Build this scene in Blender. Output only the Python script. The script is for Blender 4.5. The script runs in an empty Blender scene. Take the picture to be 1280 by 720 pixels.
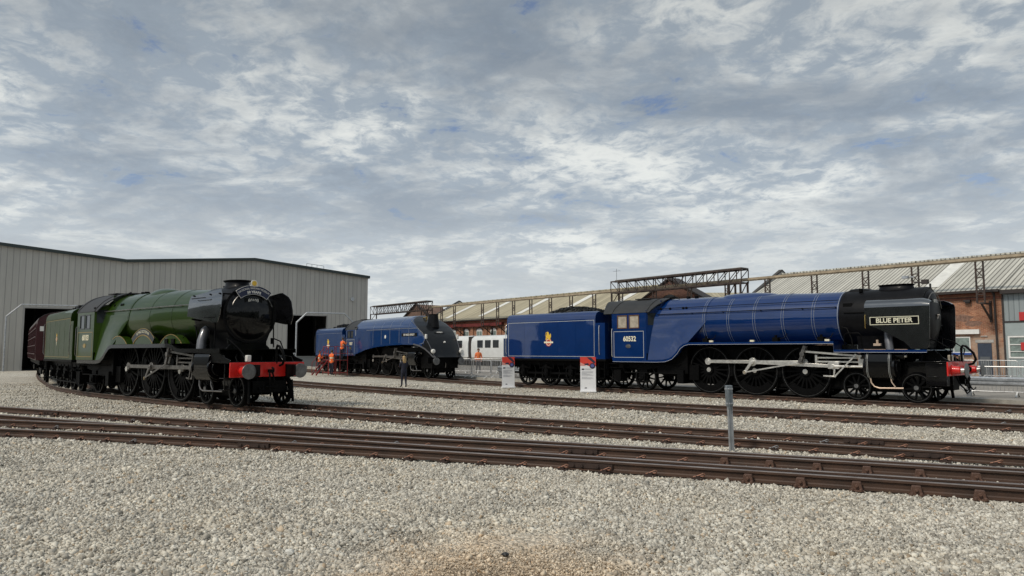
import bpy, math, random
import numpy as np
from mathutils import Vector, Matrix
R = math.radians
random.seed(7); rng = np.random.default_rng(7)
sc = bpy.context.scene
col = sc.collection

# ------------------------------------------------------------------ camera
FPX, PITCH, EYE = 918.0, 0.085, 1.70          # metres above rail level (rail tops are z = 0)
cd = bpy.data.cameras.new('camera'); cam = bpy.data.objects.new('camera', cd); col.objects.link(cam)
cam.location = (0, 0, EYE); cam.rotation_euler = (math.pi/2 + PITCH, 0, 0)
cd.sensor_width = 36; cd.lens = 36*FPX/1280; cd.clip_start = .1; cd.clip_end = 5000
sc.camera = cam
# ------------------------------------------------------------------ world, sun, exposure
SUN_EL, SUN_AZ = R(48), R(-125)               # azimuth from +Y clockwise: sun is behind and to the left
w = bpy.data.worlds.new('World'); sc.world = w; w.use_nodes = True
nt = w.node_tree; nt.nodes.clear()
def N(t, **k):
    n = nt.nodes.new(t)
    for a, v in k.items(): setattr(n, a, v)
    return n
def LK(a, b): nt.links.new(a, b)
def mathn(op, a, b=None, clamp=False):
    n = N('ShaderNodeMath', operation=op, use_clamp=clamp)
    for i, v in enumerate((a, b)):
        if v is None: continue
        if isinstance(v, (int, float)): n.inputs[i].default_value = v
        else: LK(v, n.inputs[i])
    return n.outputs[0]
def mixc(fac, a, b):
    n = N('ShaderNodeMix', data_type='RGBA')
    if isinstance(fac, (int, float)): n.inputs[0].default_value = fac
    else: LK(fac, n.inputs[0])
    for i, v in ((6, a), (7, b)):
        if isinstance(v, tuple): n.inputs[i].default_value = (*v, 1)
        else: LK(v, n.inputs[i])
    return n.outputs[2]
def rng_map(v, a, b, c=0., d=1.):
    n = N('ShaderNodeMapRange'); n.interpolation_type = 'SMOOTHSTEP'
    LK(v, n.inputs[0])
    for i, x in enumerate((a, b, c, d)): n.inputs[i+1].default_value = x
    return n.outputs[0]
SKY_STR = .1
sky = N('ShaderNodeTexSky', sky_type='NISHITA', sun_disc=False, sun_elevation=SUN_EL, sun_rotation=SUN_AZ)
tc = N('ShaderNodeTexCoord'); sx = N('ShaderNodeSeparateXYZ'); LK(tc.outputs['Generated'], sx.inputs[0])
zc = mathn('ADD', mathn('MAXIMUM', sx.outputs[2], 0.0), .17)
px = mathn('DIVIDE', sx.outputs[0], zc); py = mathn('DIVIDE', sx.outputs[1], zc)
cx = N('ShaderNodeCombineXYZ'); LK(px, cx.inputs[0]); LK(py, cx.inputs[1])
def noise(scale, detail, rough, off, sxy=(1, 1), dist=0., rot=0.):
    m = N('ShaderNodeMapping'); LK(cx.outputs[0], m.inputs[0]); m.inputs[1].default_value = off
    m.inputs[2].default_value = (0, 0, rot); m.inputs[3].default_value = (sxy[0], sxy[1], 1)
    n = N('ShaderNodeTexNoise'); LK(m.outputs[0], n.inputs[0]); n.inputs['Scale'].default_value = scale
    n.inputs['Detail'].default_value = detail; n.inputs['Roughness'].default_value = rough; n.inputs['Distortion'].default_value = dist
    return n.outputs['Fac']
n_big = noise(.55, 3, .5, (3.1, 1.7, 0), (1, 1.3), .3, .3)
n_mid = noise(3.3, 10, .62, (7.3, 2.2, 0), (.95, 1.05), .35, .6)
n_fine = noise(12., 8, .62, (1.3, 9.1, 0), (1., 1.), .5, 1.1)
n_dark = noise(1.35, 9, .60, (11.3, 4.9, 0), (.85, 1.15), .4, .3)
dens = mathn('ADD', mathn('MULTIPLY', n_mid, .48), mathn('ADD', mathn('MULTIPLY', n_fine, .38), mathn('MULTIPLY', n_big, .14)))
white = rng_map(dens, .455, .60)                 # bright thin cloud
dark = rng_map(mathn('ADD', mathn('MULTIPLY', n_dark, .7), mathn('MULTIPLY', n_fine, .3)), .43, .62)
c1 = mixc(white, (3.75, 4.4, 5.1), (8.1, 8.35, 8.15))
c2 = mixc(mathn('MULTIPLY', dark, .80), c1, (2.6, 3.15, 3.85))
horiz = rng_map(sx.outputs[2], .02, .26, 1., 0.)
c3 = mixc(mathn('MULTIPLY', horiz, .62), c2, (7.2, 7.5, 7.4))
topd = N('ShaderNodeVectorMath', operation='SCALE'); LK(c3, topd.inputs[0]); LK(rng_map(sx.outputs[2], .15, .46, 1.04, .80), topd.inputs['Scale']); c3 = topd.outputs[0]
hole = rng_map(mathn('ADD', mathn('MULTIPLY', n_mid, .75), mathn('MULTIPLY', n_fine, .25)), .345, .425, 1., 0.)
hz = mathn('MULTIPLY', hole, rng_map(sx.outputs[2], .12, .24))
blue = N('ShaderNodeVectorMath', operation='MULTIPLY'); LK(sky.outputs[0], blue.inputs[0]); blue.inputs[1].default_value = (.8, .85, 1.0)
c4 = mixc(mathn('MULTIPLY', hz, .75), c3, blue.outputs[0])
# thin cloud lit up round the veiled sun, behind the camera
sd = Vector((math.cos(SUN_EL)*math.sin(SUN_AZ), math.cos(SUN_EL)*math.cos(SUN_AZ), math.sin(SUN_EL)))
dp = N('ShaderNodeVectorMath', operation='DOT_PRODUCT'); LK(tc.outputs['Generated'], dp.inputs[0]); dp.inputs[1].default_value = sd
glow = mathn('MULTIPLY', mathn('POWER', mathn('MAXIMUM', dp.outputs['Value'], 0.), 5.), 1.3)
gl = N('ShaderNodeVectorMath', operation='SCALE'); LK(c4, gl.inputs[0]); LK(mathn('ADD', glow, 1.), gl.inputs['Scale'])
bg = N('ShaderNodeBackground'); LK(gl.outputs[0], bg.inputs[0]); bg.inputs[1].default_value = SKY_STR
wo = N('ShaderNodeOutputWorld'); LK(bg.outputs[0], wo.inputs[0])
sl = bpy.data.lights.new('sun', 'SUN'); sl.energy = 2.1; sl.angle = R(9); sl.color = (1., .91, .78)
so = bpy.data.objects.new('sun', sl); col.objects.link(so); so.rotation_euler = (-sd).to_track_quat('-Z', 'Y').to_euler(); so.location = (0, 0, 60)
vs = sc.view_settings; vs.view_transform = 'Standard'; vs.look = 'None'; vs.exposure = 0.0; vs.gamma = 1; vs.use_curve_mapping = False
sc.cycles.use_denoising = True
sc.cycles.max_bounces = 6

# ------------------------------------------------------------------ materials
MATS = {}
def mat(name, c, rough=.5, metal=0., coat=0., var=0., vscale=3., bump=0., bscale=30., c2=None, spec=.5, alpha=1., stretch=(1,1,1)):
    if name in MATS: return MATS[name]
    m = bpy.data.materials.new(name); m.use_nodes = True; t = m.node_tree; b = t.nodes['Principled BSDF']
    b.inputs['Base Color'].default_value = (*c, 1); b.inputs['Roughness'].default_value = rough
    b.inputs['Metallic'].default_value = metal; b.inputs['Coat Weight'].default_value = coat; b.inputs['Coat Roughness'].default_value = .03
    b.inputs['Specular IOR Level'].default_value = spec; b.inputs['Alpha'].default_value = alpha
    if var or bump or c2:
        co = t.nodes.new('ShaderNodeTexCoord'); mp = t.nodes.new('ShaderNodeMapping'); t.links.new(co.outputs['Object'], mp.inputs[0]); mp.inputs[3].default_value = stretch
        if var or c2:
            n = t.nodes.new('ShaderNodeTexNoise'); n.inputs['Scale'].default_value = vscale; n.inputs['Detail'].default_value = 7; n.inputs['Roughness'].default_value = .65
            t.links.new(mp.outputs[0], n.inputs[0])
            cr = t.nodes.new('ShaderNodeValToRGB'); t.links.new(n.outputs['Fac'], cr.inputs[0])
            lo = c2 if c2 else tuple(x*(1-var) for x in c); hi = c if c2 else tuple(min(1, x*(1+var)) for x in c)
            cr.color_ramp.elements[0].position = .36; cr.color_ramp.elements[1].position = .64
            cr.color_ramp.elements[0].color = (*lo, 1); cr.color_ramp.elements[1].color = (*hi, 1)
            t.links.new(cr.outputs[0], b.inputs['Base Color'])
            ml = t.nodes.new('ShaderNodeMapRange'); ml.inputs[3].default_value = max(0, rough-.08); ml.inputs[4].default_value = min(1, rough+.1)
            t.links.new(n.outputs['Fac'], ml.inputs[0]); t.links.new(ml.outputs[0], b.inputs['Roughness'])
        if bump:
            n2 = t.nodes.new('ShaderNodeTexNoise'); n2.inputs['Scale'].default_value = bscale; n2.inputs['Detail'].default_value = 3
            t.links.new(mp.outputs[0], n2.inputs[0])
            bp = t.nodes.new('ShaderNodeBump'); bp.inputs['Strength'].default_value = bump; bp.inputs['Distance'].default_value = .02
            t.links.new(n2.outputs['Fac'], bp.inputs['Height']); t.links.new(bp.outputs[0], b.inputs['Normal'])
            if coat: t.links.new(bp.outputs[0], b.inputs['Coat Normal'])
    MATS[name] = m; return m
BLUE = mat('paint_blue', (.0004, .022, .112), .35, 0, 1., .08, 2, .04, 3.2, None, .15)
BLUE4 = mat('paint_garter_blue', (.0004, .030, .125), .35, 0, 1., .08, 2, .04, 2.5, None, .15)
GREEN = mat('paint_green', (.016, .038, .001), .35, 0, .5, .08, 2, .04, 3, None, .15)
BLACK = mat('paint_black', (.003, .003, .0035), .28, 0, .45, .2, 3, .03, 3, None, .1)
FRAME = mat('frame_black', (.0028, .0028, .003), .55, 0, 0, .3, 4, .15, 25, None, .08); TYRE = mat('tyre_edge', (.055, .055, .055), .45, .4, 0, .3, 6)
SMOKE = mat('smokebox_black', (.006, .006, .007), .42, 0, .05, .25, 4, .1, 20, None, .1)
ROOFB = mat('cab_roof_black', (.022, .022, .022), .55, 0, 0, .25, 3)
A4GREY = mat('nose_dark', (.0045, .0055, .007), .38, 0, .3, .1, 3, spec=.2)
STEEL = mat('bright_steel', (.80, .78, .73), .30, .75, 0, .15, 6)
DSTEEL = mat('oily_steel', (.20, .19, .18), .35, .8, 0, .3, 8)
BRASS = mat('brass', (.55, .38, .13), .3, .9, 0, .15, 9)
PIPE = mat('cream_pipe', (.55, .42, .32), .4, .3)
RED = mat('buffer_beam_red', (.62, .012, .008), .35, 0, .5, .1, 5)
WHITE = mat('lining_white', (.55, .56, .54), .5); BANDW = mat('band_lining', (.26, .29, .34), .5)
CREAM = mat('lettering_cream', (.80, .74, .55), .5)
ORANGE = mat('lining_orange', (.35, .22, .05), .5)
BUFFER = mat('buffer_head_steel', (.16, .16, .16), .42, .6, 0, .3, 6)
COAL = mat('coal', (.012, .012, .012), .45, 0, 0, .4, 9, .6, 18)
GLASS = mat('window_glass', (.03, .035, .04), .05, 0, 0, 0, 1, spec=.9)
PALEGL = mat('window_pale', (.42, .37, .30), .12, 0, .5, .25, 4)
WOOD = mat('window_wood', (.13, .055, .02), .5)
LAMPW = mat('lamp_white', (.75, .73, .68), .4)
YELL = mat('crest_yellow', (.75, .48, .05), .5)
CRED = mat('crest_red', (.5, .05, .03), .5)
MAROON = mat('coach_maroon', (.05, .007, .010), .4, 0, .3, .2, 4)
GALV = mat('galvanised_steel', (.42, .44, .46), .42, .55, 0, .2, 6)
RUSTY = mat('rusty_girder', (.075, .048, .038), .75, .1, 0, c2=(.03, .024, .022), vscale=2)
BEAMC = mat('beam_buff', (.36, .29, .20), .7, 0, 0, .25, 2)

for q_, v_ in ((BLUE, 1.6), (BLUE4, 1.6), (GREEN, 1.42)): q_.node_tree.nodes['Principled BSDF'].inputs['Coat IOR'].default_value = v_
# ------------------------------------------------------------------ mesh builder
class MB:
    def __init__(s): s.v = []; s.f = []; s.m = []; s.cur = 0
    def add(s, vs_, fs_, mi=None):
        o = len(s.v); s.v += [tuple(p) for p in vs_]
        for f in fs_: s.f.append(tuple(i+o for i in f)); s.m.append(s.cur if mi is None else mi)
        return s
    def box(s, x0, x1, y0, y1, z0, z1, mi=None):
        if x0 > x1: x0, x1 = x1, x0
        if y0 > y1: y0, y1 = y1, y0
        if z0 > z1: z0, z1 = z1, z0
        return s.add([(x0,y0,z0),(x1,y0,z0),(x1,y1,z0),(x0,y1,z0),(x0,y0,z1),(x1,y0,z1),(x1,y1,z1),(x0,y1,z1)],
                     [(0,3,2,1),(4,5,6,7),(0,1,5,4),(1,2,6,5),(2,3,7,6),(3,0,4,7)], mi)
    def bar(s, a, b, w_, h_, up=(0,0,1), mi=None):
        a, b = Vector(a), Vector(b); d = (b-a).normalized(); u = Vector(up)
        if abs(d.dot(u)) > .98: u = Vector((1,0,0))
        sd_ = d.cross(u).normalized()*w_/2; u = sd_.cross(d).normalized()*h_/2
        P = [a-sd_-u, a+sd_-u, a+sd_+u, a-sd_+u, b-sd_-u, b+sd_-u, b+sd_+u, b-sd_+u]
        return s.add(P, [(0,3,2,1),(4,5,6,7),(0,1,5,4),(1,2,6,5),(2,3,7,6),(3,0,4,7)], mi)
    def cyl(s, a, b, r0, r1=None, n=16, caps=True, mi=None):
        r1 = r0 if r1 is None else r1
        a, b = Vector(a), Vector(b); d = (b-a).normalized(); u = Vector((0,0,1)) if abs(d.z) < .9 else Vector((1,0,0))
        e = d.cross(u).normalized(); g = e.cross(d)
        vs_ = []
        for c, r in ((a, r0), (b, r1)):
            for i in range(n):
                t = 2*math.pi*i/n; vs_.append(c + e*math.cos(t)*r + g*math.sin(t)*r)
        fs_ = [(i, i+n, (i+1) % n+n, (i+1) % n) for i in range(n)]
        if caps: fs_ += [tuple(range(n)), tuple(range(2*n-1, n-1, -1))]
        return s.add(vs_, fs_, mi)
    def tube(s, pts, r, n=8, mi=None):
        pts = [Vector(p) for p in pts]; rings = []; pu = None
        for i, p in enumerate(pts):
            d = (pts[min(i+1, len(pts)-1)]-pts[max(i-1, 0)]).normalized()
            u = pu if pu is not None else (Vector((0,0,1)) if abs(d.z) < .9 else Vector((1,0,0)))
            e = d.cross(u)
            if e.length < 1e-4: e = d.cross(Vector((0,1,0)))
            e.normalize(); g = e.cross(d).normalized(); pu = g
            rr = r[i] if isinstance(r, (list, tuple)) else r
            rings.append([p + e*math.cos(2*math.pi*k/n)*rr + g*math.sin(2*math.pi*k/n)*rr for k in range(n)])
        return s.loft(rings, True, True, mi)
    def loft(s, rings, closed=True, caps=True, mi=None, mif=None):
        n = len(rings[0]); vs_ = [p for r in rings for p in r]; o = len(s.v); s.v += [tuple(p) for p in vs_]
        for i in range(len(rings)-1):
            for k in range(n if closed else n-1):
                s.f.append((o+i*n+k, o+(i+1)*n+k, o+(i+1)*n+(k+1) % n, o+i*n+(k+1) % n))
                s.m.append(mif(i, k) if mif else (s.cur if mi is None else mi))
        if caps:
            s.f.append(tuple(o+k for k in range(n))); s.m.append(s.cur if mi is None else mi)
            e = o+(len(rings)-1)*n; s.f.append(tuple(e+k for k in range(n-1, -1, -1))); s.m.append(s.cur if mi is None else mi)
        return s
    def lathe(s, prof, c=(0,0,0), axis='x', n=40, mi=None, caps=True):     # prof: (along, radius)
        rings = []
        for a, r in prof:
            ring = []
            for k in range(n):
                t = 2*math.pi*k/n; p, q = math.cos(t)*r, math.sin(t)*r
                ring.append({'x': (c[0]+a, c[1]+p, c[2]+q), 'y': (c[0]+q, c[1]+a, c[2]+p), 'z': (c[0]+p, c[1]+q, c[2]+a)}[axis])
            rings.append(ring)
        return s.loft(rings, True, caps, mi)
    def prism(s, poly, y0, y1, axis='y', mi=None):              # poly in (x,z), extruded along y ; axis 'x': poly in (y,z)
        n = len(poly)
        if axis == 'y': vs_ = [(a, y0, b) for a, b in poly]+[(a, y1, b) for a, b in poly]
        elif axis == 'x': vs_ = [(y0, a, b) for a, b in poly]+[(y1, a, b) for a, b in poly]
        else: vs_ = [(a, b, y0) for a, b in poly]+[(a, b, y1) for a, b in poly]
        return s.add(vs_, [tuple(range(n)), tuple(range(2*n-1, n-1, -1))]+[(i, i+n, (i+1) % n+n, (i+1) % n) for i in range(n)], mi)
    def frame(s, x0, x1, z0, z1, y, wd, d=.003, mi=None):       # thin rectangular line standing proud of a side sheet
        for a in ((x0, x1, z0, z0+wd), (x0, x1, z1-wd, z1), (x0, x0+wd, z0+wd, z1-wd), (x1-wd, x1, z0+wd, z1-wd)):
            s.box(a[0], a[1], y, y-d, a[2], a[3], mi)
        return s
    def build(s, name, mats, parent=None, smooth=True, bevel=0., ang=35):
        me = bpy.data.meshes.new(name); me.from_pydata(s.v, [], s.f)
        mats = mats if isinstance(mats, (list, tuple)) else [mats]
        for m_ in mats: me.materials.append(m_)
        if len(mats) > 1: me.polygons.foreach_set('material_index', s.m)
        import bmesh
        bm = bmesh.new(); bm.from_mesh(me); bmesh.ops.recalc_face_normals(bm, faces=bm.faces); bm.to_mesh(me); bm.free()
        if smooth:
            me.polygons.foreach_set('use_smooth', [True]*len(me.polygons)); me.set_sharp_from_angle(angle=R(ang))
        o = bpy.data.objects.new(name, me); col.objects.link(o)
        if parent is not None: o.parent = parent
        if bevel:
            md = o.modifiers.new('bevel', 'BEVEL'); md.width = bevel; md.segments = 2; md.limit_method = 'ANGLE'; md.angle_limit = R(50)
        return o
def tag(o, label=None, cat=None, group=None, kind=None):
    if cat and not kind: kind = 'thing'
    if label: o['label'] = label
    if cat: o['category'] = cat
    if group: o['group'] = group
    if kind: o['kind'] = kind
    return o
def empty(name, loc=(0,0,0), rz=0., parent=None):
    o = bpy.data.objects.new(name, None); col.objects.link(o); o.location = loc; o.rotation_euler = (0, 0, rz); o.empty_display_size = .3
    if parent is not None: o.parent = parent
    return o
def dup(o, parent=None, loc=None, rot=None):
    c = o.copy(); col.objects.link(c)
    if parent is not None: c.parent = parent
    if loc is not None: c.location = loc
    if rot is not None: c.rotation_euler = rot
    return c
def dup_tree(o, parent=None, loc=None, rot=None):
    c = dup(o, parent, loc, rot)
    for ch in list(o.children): dup_tree(ch, c)
    return c
def text(s_, size, loc, rot, m, parent, name='lettering', ext=.004, arc=None, sx_=1., bold=0.):
    cu = bpy.data.curves.new(name, 'FONT'); cu.body = s_; cu.size = size; cu.extrude = ext; cu.align_x = 'CENTER'; cu.align_y = 'CENTER'; cu.offset = bold
    t = bpy.data.objects.new(name, cu); col.objects.link(t); bpy.context.view_layer.update()
    me = bpy.data.meshes.new_from_object(t); bpy.data.objects.remove(t); bpy.data.curves.remove(cu)
    for v in me.vertices:
        v.co.x *= sx_
        if arc:
            a = v.co.x/arc; r = arc+v.co.y; v.co.x = math.sin(a)*r; v.co.y = math.cos(a)*r-arc
    me.materials.clear(); me.materials.append(m)
    o = bpy.data.objects.new(name, me); col.objects.link(o); o.parent = parent; o.location = loc; o.rotation_euler = rot
    return o
SIDE = (math.pi/2, 0, 0); FRONT = (math.pi/2, 0, math.pi/2)
# ------------------------------------------------------------------ track alignments (world metres, right end first)
def catmull(P, step=.4):
    P = [Vector((*p, 0)) for p in P]; P = [P[0]*2-P[1]]+P+[P[-1]*2-P[-2]]; out = []
    for i in range(1, len(P)-2):
        n = max(2, int((P[i+1]-P[i]).length/step))
        for k in range(n):
            t = k/n; a, b, c, d = P[i-1:i+3]
            out.append(.5*((2*b)+(c-a)*t+(2*a-5*b+4*c-d)*t*t+(3*b-a-3*c+d)*t**3))
    out.append(P[-2]); return out
def resample(pts, step):
    d = [0.]
    for a, b in zip(pts, pts[1:]): d.append(d[-1]+(b-a).length)
    n = int(d[-1]/step); res = []; j = 0
    for i in range(n+1):
        t = i*step
        while j < len(d)-2 and d[j+1] < t: j += 1
        res.append(pts[j].lerp(pts[j+1], (t-d[j])/max(1e-9, d[j+1]-d[j])))
    return res
def offset(pts, o):
    res = []
    for i, p in enumerate(pts):
        d = (pts[min(i+1, len(pts)-1)]-pts[max(i-1, 0)]).normalized()
        res.append(p+Vector((-d.y, d.x, 0))*o)           # left of travel
    return res
LA = (11.275, 27.43, .811); LG = (-10.592, 25.461, .722); LF = (-6.890, 49.389, .97)
def on(fr, s, t=0., z=0.):                                 # point in a locomotive's frame: s forward, t towards the camera side
    x, y, th = fr; return Vector((x+s*math.cos(th)-t*math.sin(th), y-s*math.sin(th)-t*math.cos(th), z))
def p2(v): return (v[0], v[1])
T_P = [(16.9, 5.7), (13.4, 7.27), (9.88, 8.87), (6.35, 10.49), (2.86, 12.15), (-.6, 13.84), (-4.04, 15.57), (-7.44, 17.34), (-10.81, 19.14), (-14.15, 20.97), (-17.47, 22.84), (-24., 26.6)]
T_Q = [(14.9, 5.45), (12.3, 6.97), (9.57, 8.46), (6.75, 9.9), (3.88, 11.28), (.95, 12.59), (-2.03, 13.84), (-5.07, 15.02), (-8.17, 16.13), (-11.32, 17.18), (-14.53, 18.17), (-21., 20.0)]
T_2 = [(18., 7.3), (14.7, 9.2), (11.4, 11.13), (8.12, 13.07), (4.89, 15.06), (1.69, 17.1), (-1.46, 19.18), (-4.58, 21.31), (-7.62, 23.42), p2(on(LG, 0)), p2(on(LG, -4.4)), p2(on(LG, -8.5)), (-21.4, 36.05), (-25.7, 42.1), (-30.2, 48.6), (-37., 59.), (-44., 70.2), (-50., 80.)]
T_3 = [(22.5, 11.2), (18.6, 13.5), (14.77, 16.04), (10.97, 18.72), (7.28, 21.53), (3.7, 24.47), (.24, 27.54), (-3.12, 30.75), (-6.36, 34.09), (-9.49, 37.56), (-12.51, 41.17), (-19., 49.5), (-28., 61.5), (-36., 73.)]
T_A = [p2(on(LA, 16)), p2(on(LA, 8)), p2(on(LA, 0)), p2(on(LA, -8)), p2(on(LA, -13)), (-1.75, 41.35), p2(on(LF, 5)), p2(on(LF, 0)), p2(on(LF, -8)), p2(on(LF, -15)), (-20.3, 69.4), (-23.4, 77.0), (-26., 86.)]
TRACKS = {k: resample(catmull(v), .35) for k, v in dict(P=T_P, Q=T_Q, T2=T_2, T3=T_3, A=T_A).items()}
RAILS = {k: (offset(v, -.7525), offset(v, .7525)) for k, v in TRACKS.items()}

# ------------------------------------------------------------------ ground
def gravel_mat(name, islands):
    m = bpy.data.materials.new(name); m.use_nodes = True; t = m.node_tree; b = t.nodes['Principled BSDF']; L = t.links.new
    b.inputs['Roughness'].default_value = .88; b.inputs['Specular IOR Level'].default_value = .3
    geo = t.nodes.new('ShaderNodeNewGeometry')
    cr = t.nodes.new('ShaderNodeValToRGB')
    e = cr.color_ramp.elements
    for pos, c in ((0, (.27, .248, .21)), (.25, (.45, .418, .355)), (.6, (.59, .55, .47)), (1., (.80, .76, .66))):
        if pos in (0, 1.): el = e[0] if pos == 0 else e[-1]
        else: el = e.new(pos)
        el.position = pos; el.color = (*c, 1)
    if islands: L(geo.outputs['Random Per Island'], cr.inputs[0])
    else:
        v = t.nodes.new('ShaderNodeTexVoronoi'); v.inputs['Scale'].default_value = 26; L(geo.outputs['Position'], v.inputs['Vector'])
        sp = t.nodes.new('ShaderNodeSeparateColor'); L(v.outputs['Color'], sp.inputs[0]); L(sp.outputs[0], cr.inputs[0])
        bp = t.nodes.new('ShaderNodeBump'); bp.inputs['Strength'].default_value = .9; bp.inputs['Distance'].default_value = .04
        bp.invert = True; L(v.outputs['Distance'], bp.inputs['Height']); L(bp.outputs[0], b.inputs['Normal'])
    # worn patches at metre scale, and the sandy fine patch in the foreground
    n = t.nodes.new('ShaderNodeTexNoise'); n.inputs['Scale'].default_value = .9; n.inputs['Detail'].default_value = 6; n.inputs['Roughness'].default_value = .7; L(geo.outputs['Position'], n.inputs[0])
    mr = t.nodes.new('ShaderNodeMapRange'); L(n.outputs['Fac'], mr.inputs[0]); mr.inputs[1].default_value = .3; mr.inputs[2].default_value = .7; mr.inputs[3].default_value = .76; mr.inputs[4].default_value = 1.14
    sc1 = t.nodes.new('ShaderNodeVectorMath'); sc1.operation = 'SCALE'; L(cr.outputs[0], sc1.inputs[0]); L(mr.outputs[0], sc1.inputs['Scale'])
    nb = t.nodes.new('ShaderNodeTexNoise'); nb.inputs['Scale'].default_value = .45; nb.inputs['Detail'].default_value = 5; nb.inputs['Roughness'].default_value = .65; L(geo.outputs['Position'], nb.inputs[0])
    mb = t.nodes.new('ShaderNodeMapRange'); L(nb.outputs['Fac'], mb.inputs[0]); mb.inputs[1].default_value = .45; mb.inputs[2].default_value = .68; mb.inputs[4].default_value = .55
    tn = t.nodes.new('ShaderNodeVectorMath'); tn.operation = 'MULTIPLY'; L(sc1.outputs[0], tn.inputs[0]); tn.inputs[1].default_value = (.90, .86, .79)
    mt_ = t.nodes.new('ShaderNodeMix'); mt_.data_type = 'RGBA'; L(mb.outputs[0], mt_.inputs[0]); L(sc1.outputs[0], mt_.inputs[6]); L(tn.outputs[0], mt_.inputs[7])
    if islands:
        fr = t.nodes.new('ShaderNodeMath'); fr.operation = 'MULTIPLY'; L(geo.outputs['Random Per Island'], fr.inputs[0]); fr.inputs[1].default_value = 37.
        f2 = t.nodes.new('ShaderNodeMath'); f2.operation = 'FRACT'; L(fr.outputs[0], f2.inputs[0]); f3 = t.nodes.new('ShaderNodeMath'); f3.operation = 'GREATER_THAN'; L(f2.outputs[0], f3.inputs[0]); f3.inputs[1].default_value = .95
        tb = t.nodes.new('ShaderNodeVectorMath'); tb.operation = 'MULTIPLY'; L(mt_.outputs[2], tb.inputs[0]); tb.inputs[1].default_value = (.90, .78, .66)
        m4 = t.nodes.new('ShaderNodeMix'); m4.data_type = 'RGBA'; L(f3.outputs[0], m4.inputs[0]); L(mt_.outputs[2], m4.inputs[6]); L(tb.outputs[0], m4.inputs[7]); sc1 = m4
    else: sc1 = mt_
    OUT = sc1.outputs[2]
    sub = t.nodes.new('ShaderNodeVectorMath'); sub.operation = 'SUBTRACT'; L(geo.outputs['Position'], sub.inputs[0]); sub.inputs[1].default_value = (-.12, 5.9, -.17)
    mp = t.nodes.new('ShaderNodeVectorMath'); mp.operation = 'MULTIPLY'; L(sub.outputs[0], mp.inputs[0]); mp.inputs[1].default_value = (1/1.55, 1/2.0, 0)
    ln = t.nodes.new('ShaderNodeVectorMath'); ln.operation = 'LENGTH'; L(mp.outputs[0], ln.inputs[0])
    n3 = t.nodes.new('ShaderNodeTexNoise'); n3.inputs['Scale'].default_value = 3.2; n3.inputs['Detail'].default_value = 6; L(geo.outputs['Position'], n3.inputs[0])
    ad = t.nodes.new('ShaderNodeMath'); ad.operation = 'ADD'; L(ln.outputs['Value'], ad.inputs[0]); L(n3.outputs['Fac'], ad.inputs[1])
    m2 = t.nodes.new('ShaderNodeMapRange'); L(ad.outputs[0], m2.inputs[0]); m2.inputs[1].default_value = .95; m2.inputs[2].default_value = 1.65; m2.inputs[3].default_value = .68; m2.inputs[4].default_value = 0
    mul = t.nodes.new('ShaderNodeVectorMath'); mul.operation = 'MULTIPLY'; L(OUT, mul.inputs[0]); mul.inputs[1].default_value = (1.22, 1.00, .79)
    mx = t.nodes.new('ShaderNodeMix'); mx.data_type = 'RGBA'; L(m2.outputs[0], mx.inputs[0]); L(OUT, mx.inputs[6]); L(mul.outputs[0], mx.inputs[7])
    L(mx.outputs[2], b.inputs['Base Color']); return m
GZ = -.19
gx = np.unique(np.concatenate([np.linspace(-900, -60, 8), np.linspace(-60, 60, 100), np.linspace(60, 900, 8)]))
gy = np.unique(np.concatenate([np.linspace(-40, 3, 4), np.linspace(3, 45, 90), np.linspace(45, 120, 30), np.linspace(120, 1500, 8)]))
X, Y = np.meshgrid(gx, gy)
Zg = GZ + .012*np.sin(X*1.7+np.sin(Y*.9)*2)*np.cos(Y*1.3+X*.4) + .01*np.sin(X*4.1+Y*2.3)
V = np.stack([X, Y, Zg], -1).reshape(-1, 3); nx = len(gx)
F = [(j*nx+i, j*nx+i+1, (j+1)*nx+i+1, (j+1)*nx+i) for j in range(len(gy)-1) for i in range(nx-1)]
g = MB(); g.add(V.tolist(), F); gm = g.build('ground', gravel_mat('ballast_ground', False)); tag(gm, kind='structure')

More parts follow.
